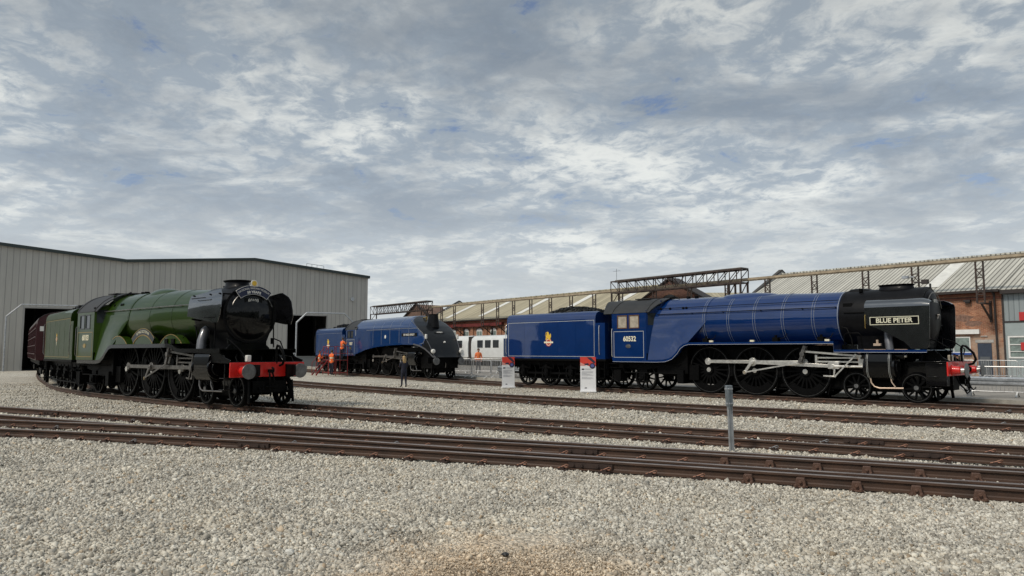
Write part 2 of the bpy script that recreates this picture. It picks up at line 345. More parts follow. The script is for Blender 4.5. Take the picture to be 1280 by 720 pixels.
# loose stones over the ground near enough to be told apart
def stones():
    pts = []
    for y0, y1, dens in ((4.8, 7, 4600), (7, 9, 3600), (9, 12, 2300), (12, 16, 950), (16, 21, 330), (21, 28, 150), (28, 42, 60)):
        half = .74*y1+.6; n = int(2*half*(y1-y0)*dens)
        p = np.stack([rng.uniform(-half, half, n), rng.uniform(y0, y1, n)], 1)
        pts.append(p[np.abs(p[:, 0]) < .74*p[:, 1]+.6])
    P = np.concatenate(pts)
    keep = np.ones(len(P), bool)
    for k, rr in RAILS.items():
        for r in rr:
            a = np.array([(v.x, v.y) for v in r]); s0, s1 = a[:-1], a[1:]
            sel = (s0[:, 1] < 30); s0, s1 = s0[sel], s1[sel]
            for i in range(len(s0)):
                d = s1[i]-s0[i]; L2 = d@d; q = P-s0[i]; near = (np.abs(q[:, 0]) < .6) & (np.abs(q[:, 1]) < .6)
                idx = np.nonzero(near)[0]; t = np.clip((q[idx]@d)/L2, 0, 1); dist = np.linalg.norm(q[idx]-t[:, None]*d, axis=1)
                keep[idx[dist < .062]] = False
    P = P[keep]; n = len(P)
    size = np.exp(rng.normal(np.log(.0118), .40, n)); size = np.clip(size, .007, .042)
    far = np.clip((P[:, 1]-11)/10, 0, 1); size *= 1+.5*far
    dd = np.hypot((P[:, 0]+.12)/1.55, (P[:, 1]-5.9)/2.0) + .25*np.sin(P[:, 0]*5)*np.cos(P[:, 1]*7)
    size = np.where((dd < .95) & (rng.random(n) < .93), size*.48, size)
    base = np.array([(x, y, z) for x in (-1, 1) for y in (-1, 1) for z in (-1, 1)], float)
    Vv = base[None]*(1+rng.uniform(-.58, .28, (n, 8, 3)))
    Vv *= (size[:, None]*np.stack([rng.uniform(.8, 1.45, n), rng.uniform(.7, 1.1, n), rng.uniform(.5, .85, n)], 1))[:, None, :]*.8
    q = rng.normal(size=(n, 4)); q[:, 1:3] *= .45; q /= np.linalg.norm(q, axis=1)[:, None]; w_, x, y, z = q.T
    Rm = np.stack([1-2*(y*y+z*z), 2*(x*y-z*w_), 2*(x*z+y*w_), 2*(x*y+z*w_), 1-2*(x*x+z*z), 2*(y*z-x*w_), 2*(x*z-y*w_), 2*(y*z+x*w_), 1-2*(x*x+y*y)], 1).reshape(n, 3, 3)
    Vv = np.einsum('nij,nkj->nki', Rm, Vv)
    zz = GZ + .012*np.sin(P[:, 0]*1.7+np.sin(P[:, 1]*.9)*2)*np.cos(P[:, 1]*1.3+P[:, 0]*.4) + rng.uniform(-.004, .012, n)+size*.28
    Vv += np.stack([P[:, 0], P[:, 1], zz], 1)[:, None, :]
    quads = np.array([(0,1,3,2),(4,6,7,5),(0,4,5,1),(2,3,7,6),(0,2,6,4),(1,5,7,3)])
    Fq = (quads[None]+np.arange(n)[:, None, None]*8).reshape(-1)
    me = bpy.data.meshes.new('loose_ballast'); me.vertices.add(n*8); me.vertices.foreach_set('co', Vv.reshape(-1))
    me.loops.add(n*24); me.loops.foreach_set('vertex_index', Fq.astype(np.int32))
    me.polygons.add(n*6); me.polygons.foreach_set('loop_start', (np.arange(n*6)*4).astype(np.int32))
    me.update(calc_edges=True)
    me.materials.append(gravel_mat('ballast_stones', True))
    o = bpy.data.objects.new('gravel', me); col.objects.link(o); tag(o, 'loose pale grey ballast stones strewn over the ground', None, None, 'stuff')
    print('stones', n)
stones()

# yard pavement beyond the express locomotives' track
apr = offset(TRACKS['A'], 2.15 if offset(TRACKS['A'], 1)[0].x > TRACKS['A'][0].x else -2.15)
PAV = mat('yard_concrete', (.27, .25, .22), .85, 0, 0, .22, .6, .3, 12)
poly = [(p.x, p.y) for p in apr]
pm = MB(); far_pts = [(-2., 130.), (140., 130.), (140., 10.)]
pm.prism(poly+far_pts, -.21, .0, axis='z'); pv = pm.build('pavement', PAV, smooth=False); tag(pv, kind='structure')
km = MB()
for a, b in zip(apr[::4], apr[4::4]): km.bar((a.x, a.y, -.07), (b.x, b.y, -.07), .3, .26)
tag(km.build('kerb', mat('kerb_concrete', (.34, .32, .28), .85, 0, 0, .2, 2), smooth=False), kind='structure')

# ------------------------------------------------------------------ railway tracks
RUST = mat('rail_rust', (.085, .045, .028), .62, .15, 0, c2=(.050, .030, .021), vscale=2.5, bump=.15, bscale=40)
RAILTOP = mat('rail_head_worn', (.30, .26, .235), .36, .55, 0, c2=(.16, .125, .11), vscale=1.2)
CLIPM = mat('clip_rust', (.36, .18, .12), .6, .2, 0, .35, 12)
CLIPG = mat('clip_galvanised', (.30, .32, .34), .5, .4, 0, .25, 12)
PLATE = mat('fishplate_rust', (.045, .028, .022), .7, .2, 0, .3, 10)
prof = [(-.075,-.159),(-.075,-.147),(-.02,-.132),(-.010,-.115),(-.010,-.05),(-.036,-.038),(-.036,-.008),(-.027,0),(.027,0),(.036,-.008),(.036,-.038),(.010,-.05),(.010,-.115),(.02,-.132),(.075,-.147),(.075,-.159)]
def rail(pts, parent):
    rings = []
    for i, p in enumerate(pts):
        d = (pts[min(i+1, len(pts)-1)]-pts[max(i-1, 0)]).normalized(); nrm = Vector((-d.y, d.x, 0))
        rings.append([p+nrm*a+Vector((0, 0, b)) for a, b in prof])
    m = MB(); m.loft(rings, True, True, 0, mif=lambda i, k: 1 if k in (6, 7, 8) else 0)
    return m.build('rail', [RUST, RAILTOP], parent, ang=30)
def clip_mesh(mt, chair=False):
    m = MB()
    m.box(-.09, .09, -.17, .17, -.172, -.150, 0)
    for s_ in (-1, 1):
        if chair:
            m.prism([(-.075, -.15), (.075, -.15), (.052, -.045), (-.052, -.045)], s_*.045, s_*.135, mi=0)
            m.cyl((0, s_*.135, -.095), (0, s_*.165, -.095), .024, n=6, mi=0); m.cyl((.055, s_*.2, -.16), (.055, s_*.2, -.12), .022, n=6, mi=0); m.cyl((-.055, s_*.2, -.16), (-.055, s_*.2, -.12), .022, n=6, mi=0)
        else:
            m.box(-.03, .03, s_*.085, s_*.13, -.15, -.115, 0)
            pts = [(-.07, s_*.10, -.135), (-.02, s_*.11, -.12), (.035, s_*.125, -.095), (.075, s_*.125, -.075), (.098, s_*.11, -.088), (.085, s_*.085, -.118), (.04, s_*.07, -.128), (-.01, s_*.06, -.125)]
            m.tube(pts, .0085, 6, 1)
    o = m.build('rail_clip', [PLATE if not chair else mat('chair_rust', (.115, .062, .042), .7, .1, 0, .35, 9), mt], bevel=.006 if chair else 0)
    return o
clipA = clip_mesh(CLIPM); clipB = clip_mesh(CLIPG); clipC = clip_mesh(CLIPM, True)
protos = [clipA, clipB, clipC]
fm = MB()
for s_ in (-1, 1):
    fm.box(-.36, .36, s_*.012, s_*.045, -.125, -.048)
    for q in (-.27, -.13, .13, .27): fm.cyl((q, s_*.045, -.088), (q, s_*.07, -.088), .022, n=6)
fish = fm.build('fishplate', PLATE); 
def track(key, label, maxd, spacing=.70, joints=(), skip_other=(), chair_from=None):
    root = empty('railway_track', (0, 0, 0)); tag(root, label, 'railway track', 'tracks across the yard')
    others = [v for k in skip_other for r in RAILS[k] for v in r]
    for side_i, rp in enumerate(RAILS[key]):
        rail(rp, root)
        pts = resample(rp, spacing); cnt = 0
        for i, p in enumerate(pts[1:-1], 1):
            if p.y < 6 or p.length > maxd or abs(p.x) > .72*p.y+.3 or cnt >= 48: continue
            if others and min((v-p).length for v in others) < .2: continue
            d = (pts[i+1]-pts[i-1]).normalized(); a = math.atan2(d.y, d.x) + math.pi
            src = clipC if (chair_from and p.x > chair_from) else (clipB if random.random() < .04 else clipA)
            dup(src, root, p, (0, 0, a+random.uniform(-.05, .05))); cnt += 1
        for (jx, js) in joints:
            if js != side_i: continue
            i = min(range(len(rp)), key=lambda q: abs(rp[q].x-jx)); d = (rp[i+1]-rp[i-1]).normalized()
            dup(fish, root, rp[i], (0, 0, math.atan2(d.y, d.x)))
    return root
# rail 0 is the side nearer the camera? decided by the offset sign: index 0 = right of travel
track('P', 'running line of the rusty turnout, farther of the two nearest tracks', 26, joints=((1.6, 0), (1.3, 1), (-13.2, 0)), skip_other=('Q',))
track('Q', 'nearest rusty track of the turnout, beside the open ballast', 26, joints=((1.2, 1), (1.2, 0), (-4.9, 1)), skip_other=('P',), chair_from=3.3)
track('T2', 'rusty track on which the green steam locomotive stands', 27, joints=((6.9, 0), (6.9, 1), (-6.6, 0)))
track('T3', 'empty rusty track running between the green and blue locomotives', 31, joints=((7.4, 0), (7.4, 1)))
track('A', 'track under the two blue steam locomotives', 34, joints=((10.2, 0),))
for o in protos+[fish]: bpy.data.objects.remove(o)
# ------------------------------------------------------------------ locomotive parts
WC = {}
def wheel(name, r, spokes, parent, s, side, rot=0., crank=0., balance=True, y=.75):
    key = (round(r, 3), spokes, crank)
    if key not in WC:
        m = MB(); tw = .065 if r > .6 else .055
        m.lathe([(-.065, r-tw), (-.065, r), (.05, r-.004), (.055, r+.028), (.078, r+.022), (.08, r-tw), (-.065, r-tw)], axis='y', n=56, mi=0, caps=False)
        m.lathe([(-.055, r-tw-.045), (-.055, r-tw+.002), (.05, r-tw+.002), (.05, r-tw-.045), (-.055, r-tw-.045)], axis='y', n=56, mi=0, caps=False)
        m.lathe([(-.068, r-tw-.002), (-.068, r-tw+.014)], axis='y', n=56, mi=3, caps=False)
        hub = .10+.07*r
        m.cyl((0, -.10, 0), (0, .08, 0), hub, n=24, mi=0); m.cyl((0, -.125, 0), (0, -.10, 0), hub*.55, n=20, mi=2 if crank else 1)
        for k in range(spokes):
            a = 2*math.pi*k/spokes; u = Vector((math.cos(a), 0, math.sin(a)))
            p0, p1 = u*(hub*.8), u*(r-tw-.02)
            t = Vector((-u.z, 0, u.x)); w0, w1 = .030+.012*r, .020+.006*r
            P = [p0+t*w0+Vector((0, -.035, 0)), p0-t*w0+Vector((0, -.035, 0)), p0-t*w0+Vector((0, .035, 0)), p0+t*w0+Vector((0, .035, 0)),
                 p1+t*w1+Vector((0, -.025, 0)), p1-t*w1+Vector((0, -.025, 0)), p1-t*w1+Vector((0, .025, 0)), p1+t*w1+Vector((0, .025, 0))]
            m.add(P, [(0,3,2,1),(4,5,6,7),(0,1,5,4),(1,2,6,5),(2,3,7,6),(3,0,4,7)], 0)
        if crank:
            m.cyl((crank, -.09, 0), (crank, .05, 0), .115, n=18, mi=0)
            m.prism([(0, .13), (0, -.13), (crank, -.11), (crank, .11)], -.07, .03, mi=0)
            n = 12; a0, a1 = math.pi*.72, math.pi*1.28
            out = [(math.cos(a0+(a1-a0)*k/n)*(r-tw-.01), math.sin(a0+(a1-a0)*k/n)*(r-tw-.01)) for k in range(n+1)]
            inn = [(math.cos(a1-(a1-a0)*k/n)*(r*.66), math.sin(a1-(a1-a0)*k/n)*(r*.66)) for k in range(n+1)]
            m.prism(out+inn, -.05, .045, mi=0)
        o = m.build(name, [FRAME, BUFFER, STEEL, TYRE], ang=40); WC[key] = o.data; bpy.data.objects.remove(o)
    o = bpy.data.objects.new(name, WC[key]); col.objects.link(o); o.parent = parent
    o.location = (s, side*y, r)
    # side -1: outer face towards -y
    o.rotation_euler = (0, rot, 0) if side < 0 else (0, rot, math.pi)
    return o
def lerp_tab(tab, x):
    if x <= tab[0][0]: return tab[0][1:]
    for a, b in zip(tab, tab[1:]):
        if x <= b[0]:
            t = (x-a[0])/(b[0]-a[0]); return tuple(p+(q-p)*t for p, q in zip(a[1:], b[1:]))
    return tab[-1][1:]
def rod(m, a, b, y, w0, w1=None, th=.05, boss0=0., boss1=0., flute=True, mi=0):
    a, b = Vector((a[0], y, a[1])), Vector((b[0], y, b[1])); w1 = w1 or w0
    d = (b-a).normalized(); u = Vector((-d.z, 0, d.x)); h = Vector((0, th/2, 0))
    P = [a-u*w0/2-h, a+u*w0/2-h, a+u*w0/2+h, a-u*w0/2+h, b-u*w1/2-h, b+u*w1/2-h, b+u*w1/2+h, b-u*w1/2+h]
    m.add(P, [(0,3,2,1),(4,5,6,7),(0,1,5,4),(1,2,6,5),(2,3,7,6),(3,0,4,7)], mi)
    if boss0: m.cyl(a-h*1.25, a+h*1.25, boss0, n=20, mi=mi); m.cyl(a-h*1.7, a+h*1.7, boss0*.45, n=14, mi=mi)
    if boss1: m.cyl(b-h*1.25, b+h*1.25, boss1, n=20, mi=mi); m.cyl(b-h*1.7, b+h*1.7, boss1*.45, n=14, mi=mi)
def buffer_pair(root, s, z, base=RED, oval=False):
    for sd_ in (-1, 1):
        m = MB(); m.lathe([(0, .17), (.03, .17), (.035, .14), (.22, .115), (.235, .125), (.25, .125)], (s, sd_*.865, z), 'x', 24, 0)
        b = m.build('buffer', [base], root)
        m = MB(); m.lathe([(.24, .075), (.38, .075)], (s, sd_*.865, z), 'x', 18); m.build('buffer_ram', STEEL, b)
        m = MB(); m.lathe([(.37, .10), (.385, .215), (.40, .228), (.415, .222), (.42, .12), (.421, .03)], (s, sd_*.865, z), 'x', 32); m.build('buffer_head', BUFFER, b)
def hose(root, pts, r=.028, name='brake_hose'):
    m = MB(); m.tube(pts, r, 8); return m.build(name, FRAME, root)
def arc_pts(f, n): return [f(i/(n-1)) for i in range(n)]
def clutter(root, boxes_, pipes, name='underframe_gear'):
    m = MB()
    for b in boxes_: m.box(*b)
    for p in pipes: m.tube(p, .022, 6)
    return m.build(name, FRAME, root, bevel=.006)

def chassis(root, sp, dr, bog, trail, steel, drive_mid=True, rodrot=0., cyl_s=(2.23, 3.13), cyl_z=(.73, 1.65), pipes_cream=True, bright=True, crank_ang=R(-90)):
    """wheels, frames, rods and cylinders; s=0 is the leading driving axle"""
    cr = .33; pins = [(-k*sp+math.cos(-crank_ang)*cr, dr+math.sin(-crank_ang)*cr) for k in range(3)]
    m = MB()
    for sd_ in (-1, 1):
        m.prism([(trail-1.6, .95), (trail-1.6, 1.28), (bog+2.85, 1.28), (bog+2.85, .95), (bog+1.5, .62), (bog+.4, .62), (bog-.9, .45), (-2*sp-.4, .45)], sd_*.58, sd_*.62)
    m.box(trail-1.6, 2.2, -.56, .56, .9, 1.25); m.box(-2*sp-1.2, 1.3, -.62, .62, .35, 1.9); m.box(-2*sp-2.4, -2*sp-.9, -1.0, 1.0, .75, 1.8); m.box(-2*sp-.5, .9, -.5, .5, .55, 1.25)  # solid bulk among the frames is filler, added to keep gaps behind wheels dark
    for k in range(3): m.cyl((-k*sp, -.7, dr), (-k*sp, .7, dr), .10, n=12); m.box(-k*sp-.2, -k*sp+.2, -.66, .66, dr-.22, dr+.2)
    for a in (bog, bog+1.905): m.cyl((a, -.7, .483), (a, .7, .483), .08, n=12)
    m.box(bog-.5, bog+2.4, -.56, .56, .42, .78); m.box(bog+.4, bog+1.5, -.62, .62, .3, .6)
    m.build('frames', FRAME, root, bevel=.008)
    for sd_ in (-1, 1):
        ca = crank_ang if sd_ < 0 else crank_ang+R(120)
        for k in range(3): wheel('driving_wheel', dr, 20, root, -k*sp, sd_, ca if sd_ < 0 else -ca, cr)
        for a in (bog, bog+1.905): wheel('bogie_wheel', .483, 10, root, a, sd_, .3*a)
        wheel('trailing_wheel', .56, 10, root, trail, sd_, .2)
        y = sd_*.93
        # trailing frame, axlebox and spring
        m = MB(); m.prism([(trail-.75, 1.28), (trail+.95, 1.28), (trail+.7, .95), (trail+.22, .9), (trail+.22, .42), (trail-.22, .42), (trail-.22, .9), (trail-.75, .98)], sd_*.90, sd_*1.0)
        m.box(trail-.16, trail+.16, sd_*.98, sd_*1.10, .44, .74); m.cyl((trail, sd_*1.1, .56), (trail, sd_*1.13, .56), .1, n=16)
        for q in range(5): m.box(trail-.5+q*.07, trail+.5-q*.07, sd_*1.0, sd_*1.09, .40-q*.02, .418-q*.02)
        m.build('trailing_truck', FRAME, root, bevel=.01)
        # brake hangers and blocks, sand pipes
        m = MB()
        for k in range(3):
            x = -k*sp+dr+.04; m.prism([(x-.1, dr-.25), (x+.04, dr-.22), (x+.02, dr+.28), (x-.04, dr+.28)], sd_*.70, sd_*.80); m.bar((x, sd_*.75, dr-.2), (x+.03, sd_*.75, 1.3), .05, .06)
            m.tube([(x-.3, sd_*.72, 1.2), (x-.12, sd_*.76, .5), (x-.22, sd_*.76, .12)], .018, 6)
        m.bar((-2*sp-.3, sd_*.62, .28), (.9, sd_*.62, .28), .05, .05)
        m.build('brake_rigging', FRAME, root)
        # cylinder block
        s0, s1 = cyl_s; z0, z1 = cyl_z; zc_ = z0+.42
        m = MB(); yi, yo = sd_*.62, sd_*1.30
        sect = [(yi, z0+.10), (sd_*.80, z0+.03), (sd_*1.0, z0), (sd_*1.18, z0+.07), (yo, z0+.25), (yo, z1-.22), (sd_*1.24, z1-.05), (sd_*1.12, z1), (yi, z1)]
        m.prism(sect, s0, s1, axis='x', mi=0)
        m.cyl((s0-.05, sd_*1.0, zc_), (s0+.02, sd_*1.0, zc_), .34, n=28, mi=0); m.cyl((s1-.02, sd_*1.0, zc_), (s1+.07, sd_*1.0, zc_), .34, n=28, mi=0)
        m.cyl((s1+.07, sd_*1.0, zc_), (s1+.11, sd_*1.0, zc_), .22, n=24, mi=0)
        m.cyl((s0-.22, sd_*.98, z1-.13), (s1+.28, sd_*.98, z1-.13), .12, n=20, mi=0); m.cyl((s1+.28, sd_*.98, z1-.13), (s1+.36, sd_*.98, z1-.13), .05, n=12, mi=1)
        c = m.build('cylinder', [BLACK, steel], root, bevel=.015)
        if bright:
            m = MB()
            for x in (s0+.07, s0+.11, s1-.11, s1-.07):
                for (a, b) in zip(sect[2:], sect[3:-1]):
                    m.bar((x, a[0]+sd_*.003, a[1]), (x, b[0]+sd_*.003, b[1]), .010, .006)
            m.build('cylinder_lining', WHITE, c)
        # drain pipes
        m = MB()
        m.tube([(s0+.12, sd_*1.12, z0+.06), (s0+.14, sd_*1.13, z0-.10), (s0+.24, sd_*1.13, .50), (s0+.4, sd_*1.13, .45), (bog+1.6, sd_*1.10, .47)], .025, 8)
        m.tube([(s1-.12, sd_*1.12, z0+.06), (s1-.08, sd_*1.14, z0-.08), (s1+.02, sd_*1.13, .50)], .02, 8)
        m.build('drain_pipe', PIPE if pipes_cream else DSTEEL, c)
        # slide bars and crosshead
        m = MB(); x1 = s0-.03; x0 = s0-1.75
        for z in (zc_+.13, zc_+.27): m.box(x0, x1, y-sd_*.03, y+sd_*.05, z, z+.055)
        m.box(x0-.06, x0+.02, y-.06*sd_, y+.08*sd_, zc_+.05, zc_+.40); m.box(x1-.28, x1, y-.05*sd_, y+.07*sd_, zc_+.05, zc_+.38)
        m.build('slide_bar', steel, root, bevel=.006)
        if sd_ < 0: mid = pins[1] if drive_mid else pins[0]
        else: mid = (-sp+math.cos(-crank_ang+R(120))*cr, dr+math.sin(-crank_ang+R(120))*cr)
        xh = mid[0]+math.sqrt(3.05**2-(mid[1]-zc_)**2)
        m = MB(); m.box(xh-.17, xh+.22, y-.05*sd_, y+.09*sd_, zc_-.09, zc_+.16); m.cyl((xh, y-.06*sd_, zc_), (xh, y+.14*sd_, zc_), .07, n=16)
        m.bar((xh+.05, y+.05*sd_, zc_-.08), (xh+.02, y+.05*sd_, zc_-.38), .05, .06); m.bar((xh-.35, y+.06*sd_, zc_-.34), (xh+.06, y+.06*sd_, zc_-.36), .05, .05)
        m.build('crosshead', steel, root, bevel=.006)
        m = MB(); m.cyl((xh, sd_*1.0, zc_), (s0, sd_*1.0, zc_), .045, n=14); m.build('piston_rod', steel, root)
        # coupling rod
        P = pins if sd_ < 0 else [(-k*sp+math.cos(-crank_ang+R(120))*cr, dr+math.sin(-crank_ang+R(120))*cr) for k in range(3)]
        m = MB()
        for a, b in ((P[2], P[1]), (P[1], P[0])): rod(m, a, b, sd_*.90, .125, .125, .05, .135, .135)
        m.build('coupling_rod', steel, root, bevel=.006)
        m = MB(); rod(m, mid, (xh, zc_), sd_*.985, .15, .115, .055, .16, .10); m.build('connecting_rod', steel, root, bevel=.006)
        # valve gear
        rc = (mid[0]-.30, mid[1]-.40) if sd_ < 0 else (mid[0]-.2, mid[1]+.3); lx = x0+.03-.55
        m = MB(); rod(m, mid, rc, sd_*1.07, .11, .09, .04, .085, .075); ret = m.build('return_crank', steel, root, bevel=.004)
        m = MB(); m.cyl((rc[0], sd_*1.08, rc[1]), (rc[0], sd_*1.12, rc[1]), .05, n=16); m.build('crank_pin', BRASS, ret)
        m = MB(); rod(m, rc, (lx-.05, zc_+.12), sd_*1.10, .05, .05, .03, .06, .05); m.build('eccentric_rod', steel, root)
        m = MB()
        lk = [(lx-.07, zc_+.10), (lx+.02, zc_+.30), (lx+.07, zc_+.50), (lx+.16, zc_+.72)]
        for p_, q_ in zip(lk, lk[1:]):
            rod(m, p_, q_, sd_*1.02, .12, .12, .03); rod(m, p_, q_, sd_*1.14, .12, .12, .03)
        m.cyl((lx+.05, sd_*1.0, zc_+.42), (lx+.05, sd_*1.18, zc_+.42), .085, n=18)
        m.build('expansion_link', DSTEEL, root, bevel=.004)
        m = MB(); rod(m, (lx+.1, zc_+.52), (s0-.20, z1-.14), sd_*1.08, .065, .065, .035, .05, .045); m.cyl((s0-.35, sd_*.98, z1-.13), (s0-.1, sd_*.98, z1-.13), .05, n=12)
        rod(m, (s0-.34, z1-.10), (xh+.12, zc_-.34), sd_*1.13, .045, .045, .03, .04, .04)
        m.build('radius_rod', steel, root)
        # motion bracket
        m = MB(); m.prism([(x0-.12, zc_+.02), (x0+.02, zc_+.02), (x0+.06, cyl_z[1]+.2), (x0-.7, cyl_z[1]+.2), (x0-.7, cyl_z[1]+.02), (x0-.2, cyl_z[1]-.05)], sd_*.62, sd_*.90)
        m.build('motion_bracket', FRAME, root, bevel=.008)
        # bogie side frame and guard irons
        m = MB(); m.prism([(bog-.35, .66), (bog+2.3, .66), (bog+2.3, .5), (bog+1.5, .36), (bog+.5, .36), (bog-.35, .5)], sd_*.60, sd_*.64)
        m.bar((bog+2.45, sd_*.72, .8), (bog+2.52, sd_*.74, .12), .05, .09)
        for a in (bog, bog+1.905): m.box(a-.14, a+.14, sd_*.56, sd_*.66, .34, .64)
        m.build('bogie_frame', FRAME, root, bevel=.008)
    hs = []
    for k in range(14):
        x = -2*sp-.2+k*.42; hs.append([(x, -.66, 1.28), (x+random.uniform(-.2, .2), -.68, 1.05+random.uniform(-.2, .1)), (x+random.uniform(-.1, .5), -.66, random.uniform(.3, .9))])
    clutter(root, [(-2*sp-.9, -2*sp-.45, -.9, -.55, .5, 1.1), (-2*sp-1.35, -2*sp-1.05, -1.1, -.6, .35, .9), (trail-1.5, trail-1.1, -1.15, -.7, .35, .85)],
            hs+[[(trail-1.8, -1.05, .95), (trail-1.0, -1.1, .95), (trail-.9, -1.1, .75), (-2*sp-1.2, -1.05, .75)], [(trail-1.8, -1.1, 1.12), (-2*sp-1.3, -1.05, 1.12), (-2*sp-.9, -.9, 1.25)], [(trail-1.7, -1.15, .55), (trail-1.2, -1.15, .3), (trail-.8, -1.12, .3)]])

def tender(parent, s_front, s_rear, paint, line, loc=(0,0,0), rz=0., crest='early', z_top=3.42, bright=True, streamlined=False):
    """tender body is one part of the locomotive; everything else on it is a sub-part"""
    T = 1.30; zb = 1.32; L0, L1 = s_rear, s_front
    m = MB()
    half = [(T, zb), (T, z_top-.30), (T-.02, z_top-.15), (T-.08, z_top-.04), (T-.18, z_top+.03), (T-.34, z_top+.07), (T-.36, z_top+.02)]
    sec = [(-a, b) for a, b in half]+[(a, b) for a, b in half[::-1]]
    def ring(x, inset=0., dz=0.): return [(x, a*(1-inset/T), b+(dz if b > zb+.5 else 0)) for a, b in sec]
    m.loft([ring(L0+.0, .06, -.06), ring(L0+.05, .0), ring(L1-1.05, 0), ring(L1-.55, 0, -.02)], True, True, 0)
    m.box(L1-.55, L1, -T, T, zb, z_top-.50, 0)
    body = m.build('tender', [paint], parent, ang=50); body.location = loc; body.rotation_euler = (0, 0, rz)
    m = MB(); m.box(L0-.02, L1+.05, -T-.02, T+.02, zb-.10, zb-.002); m.box(L0+.1, L1-.1, -.8, .8, .95, zb-.1)
    m.box(L0+.5, L1-1.2, -.96, .96, z_top-.05, z_top+.02); m.build('tender_deck', FRAME, body, bevel=.01)
    # coal heap
    cm = MB(); nx_, ny_ = 46, 18; x0c, x1c = L0+2.0, L1-.85; vs_ = []
    for i in range(nx_):
        for j in range(ny_):
            u, v_ = i/(nx_-1), j/(ny_-1)*2-1
            hgt = z_top-.02+max(0, (math.sin(math.pi*min(1, u*1.25+.05))**.6 if u < .8 else max(0, math.sin(math.pi*min(1., u*1.25+.05)))))*0
            hgt = z_top-.05+.36*max(0, min(1, u*3.4))*max(0, min(1, (1-u)*2.2))**.7*(1-abs(v_)**2.5)+random.uniform(-.035, .045)
            vs_.append((x0c+(x1c-x0c)*u+random.uniform(-.03, .03), v_*.92, hgt))
    cm.add(vs_, [(i*ny_+j, (i+1)*ny_+j, (i+1)*ny_+j+1, i*ny_+j+1) for i in range(nx_-1) for j in range(ny_-1)])
    for k in range(170):
        x = random.uniform(x0c+.4, x1c-.3); y = random.uniform(-.75, .75); u = (x-x0c)/(x1c-x0c)
        z = z_top-.02+.34*max(0, min(1, u*3.4))*max(0, min(1, (1-u)*2.2))**.7*(1-abs(y/.92)**2.5); r = random.uniform(.05, .11)
        P = [(x+r*a*random.uniform(.6, 1.2), y+r*b*random.uniform(.6, 1.2), z+r*c*random.uniform(.5, 1)) for a in (-1, 1) for b in (-1, 1) for c in (-1, 1)]
        cm.add(P, [(0,1,3,2),(4,6,7,5),(0,4,5,1),(2,3,7,6),(0,2,6,4),(1,5,7,3)])
    cm.build('coal', COAL, body, smooth=False)
    for sd_ in (-1, 1):
        y = sd_*(T+.001)
        m = MB(); wd = .016 if bright else .012
        m.frame(L0+.16, L1-.62, zb+.10, z_top-.36, y, wd, sd_*-.003)
        m.build('tender_lining', line, body)
        m = MB()
        for q in range(1, 5): xq = L0+.16+(L1-.78-L0)*q/5; m.box(xq-.012, xq+.012, y, y+sd_*.0025, zb+.14, z_top-.40)
        m.box(L0+.20, L1-.66, y, y+sd_*.002, (zb+z_top)/2-.25, (zb+z_top)/2-.235)
        for k_ in range(46):
            for zq in (zb+.05, z_top-.33): xq = L0+.12+(L1-.75-L0)*k_/45; m.cyl((xq, y, zq), (xq, y+sd_*.006, zq), .010, n=6)
        m.build('plate_seam', paint, body)
        m = MB(); m.tube([(L1-.30, sd_*(T+.03), zb+.2), (L1-.30, sd_*(T+.06), zb+.3), (L1-.30, sd_*(T+.06), z_top-.7), (L1-.30, sd_*(T+.03), z_top-.62)], .014, 6)
        m.tube([(L0+.05, sd_*(T+.02), zb+.2), (L0+.02, sd_*(T+.06), zb+.3), (L0+.02, sd_*(T+.06), z_top-.5), (L0+.05, sd_*(T+.02), z_top-.45)], .014, 6)
        m.build('handrail', STEEL if bright else DSTEEL, body)
        # outside frame with cut-outs
        ax = [L0+1.05, L0+2.65, L0+4.25, L0+5.93]
        m = MB()
        m.box(L0+.15, L1-.05, sd_*.97, sd_*1.0, 1.0, zb-.1); m.box(L0+.2, L1-.1, sd_*.97, sd_*1.0, .56, .66)
        for a in ax: m.prism([(a-.34, 1.0), (a+.34, 1.0), (a+.22, .66), (a+.16, .40), (a-.16, .40), (a-.22, .66)], sd_*.96, sd_*1.02)
        for a in (L0+.2, L1-.15): m.box(a-.1, a+.1, sd_*.97, sd_*1.0, .56, 1.0)
        m.bar((L0+.3, sd_*1.02, .36), (L1-.3, sd_*1.02, .36), .03, .05)
        fr_ = m.build('tender_frame', FRAME, body, bevel=.006)
        for a in ax:
            m = MB(); m.box(a-.13, a+.13, sd_*1.0, sd_*1.16, .50, .80); m.cyl((a, sd_*1.16, .63), (a, sd_*1.19, .63), .09, n=14)
            for q in range(6): m.box(a-.46+q*.065, a+.46-q*.065, sd_*1.04, sd_*1.14, .84+q*.022+.0, .858+q*.022)
            m.box(a-.06, a+.06, sd_*1.03, sd_*1.15, .80, 1.02)
            for e in (-.46, .46): m.bar((a+e, sd_*1.09, .80), (a+e, sd_*1.09, 1.1), .035, .05)
            m.build('axle_spring', FRAME, body, bevel=.005)
            wheel('tender_wheel', .635, 12, body, a, sd_, random.random(), 0)
        for xs in (L0+.3, L1-.25):
            m = MB()
            for z in (.45, .85): m.box(xs-.18, xs+.18, sd_*1.0, sd_*1.28, z, z+.025)
            m.bar((xs-.17, sd_*1.24, .45), (xs-.17, sd_*1.24, 1.25), .03, .04); m.bar((xs+.17, sd_*1.24, .45), (xs+.17, sd_*1.24, 1.25), .03, .04)
            m.build('step', FRAME, body)
    m = MB()
    for a in (L0+1.05, L0+2.65, L0+4.25, L0+5.93): m.cyl((a, -.97, .635), (a, .97, .635), .07, n=10)
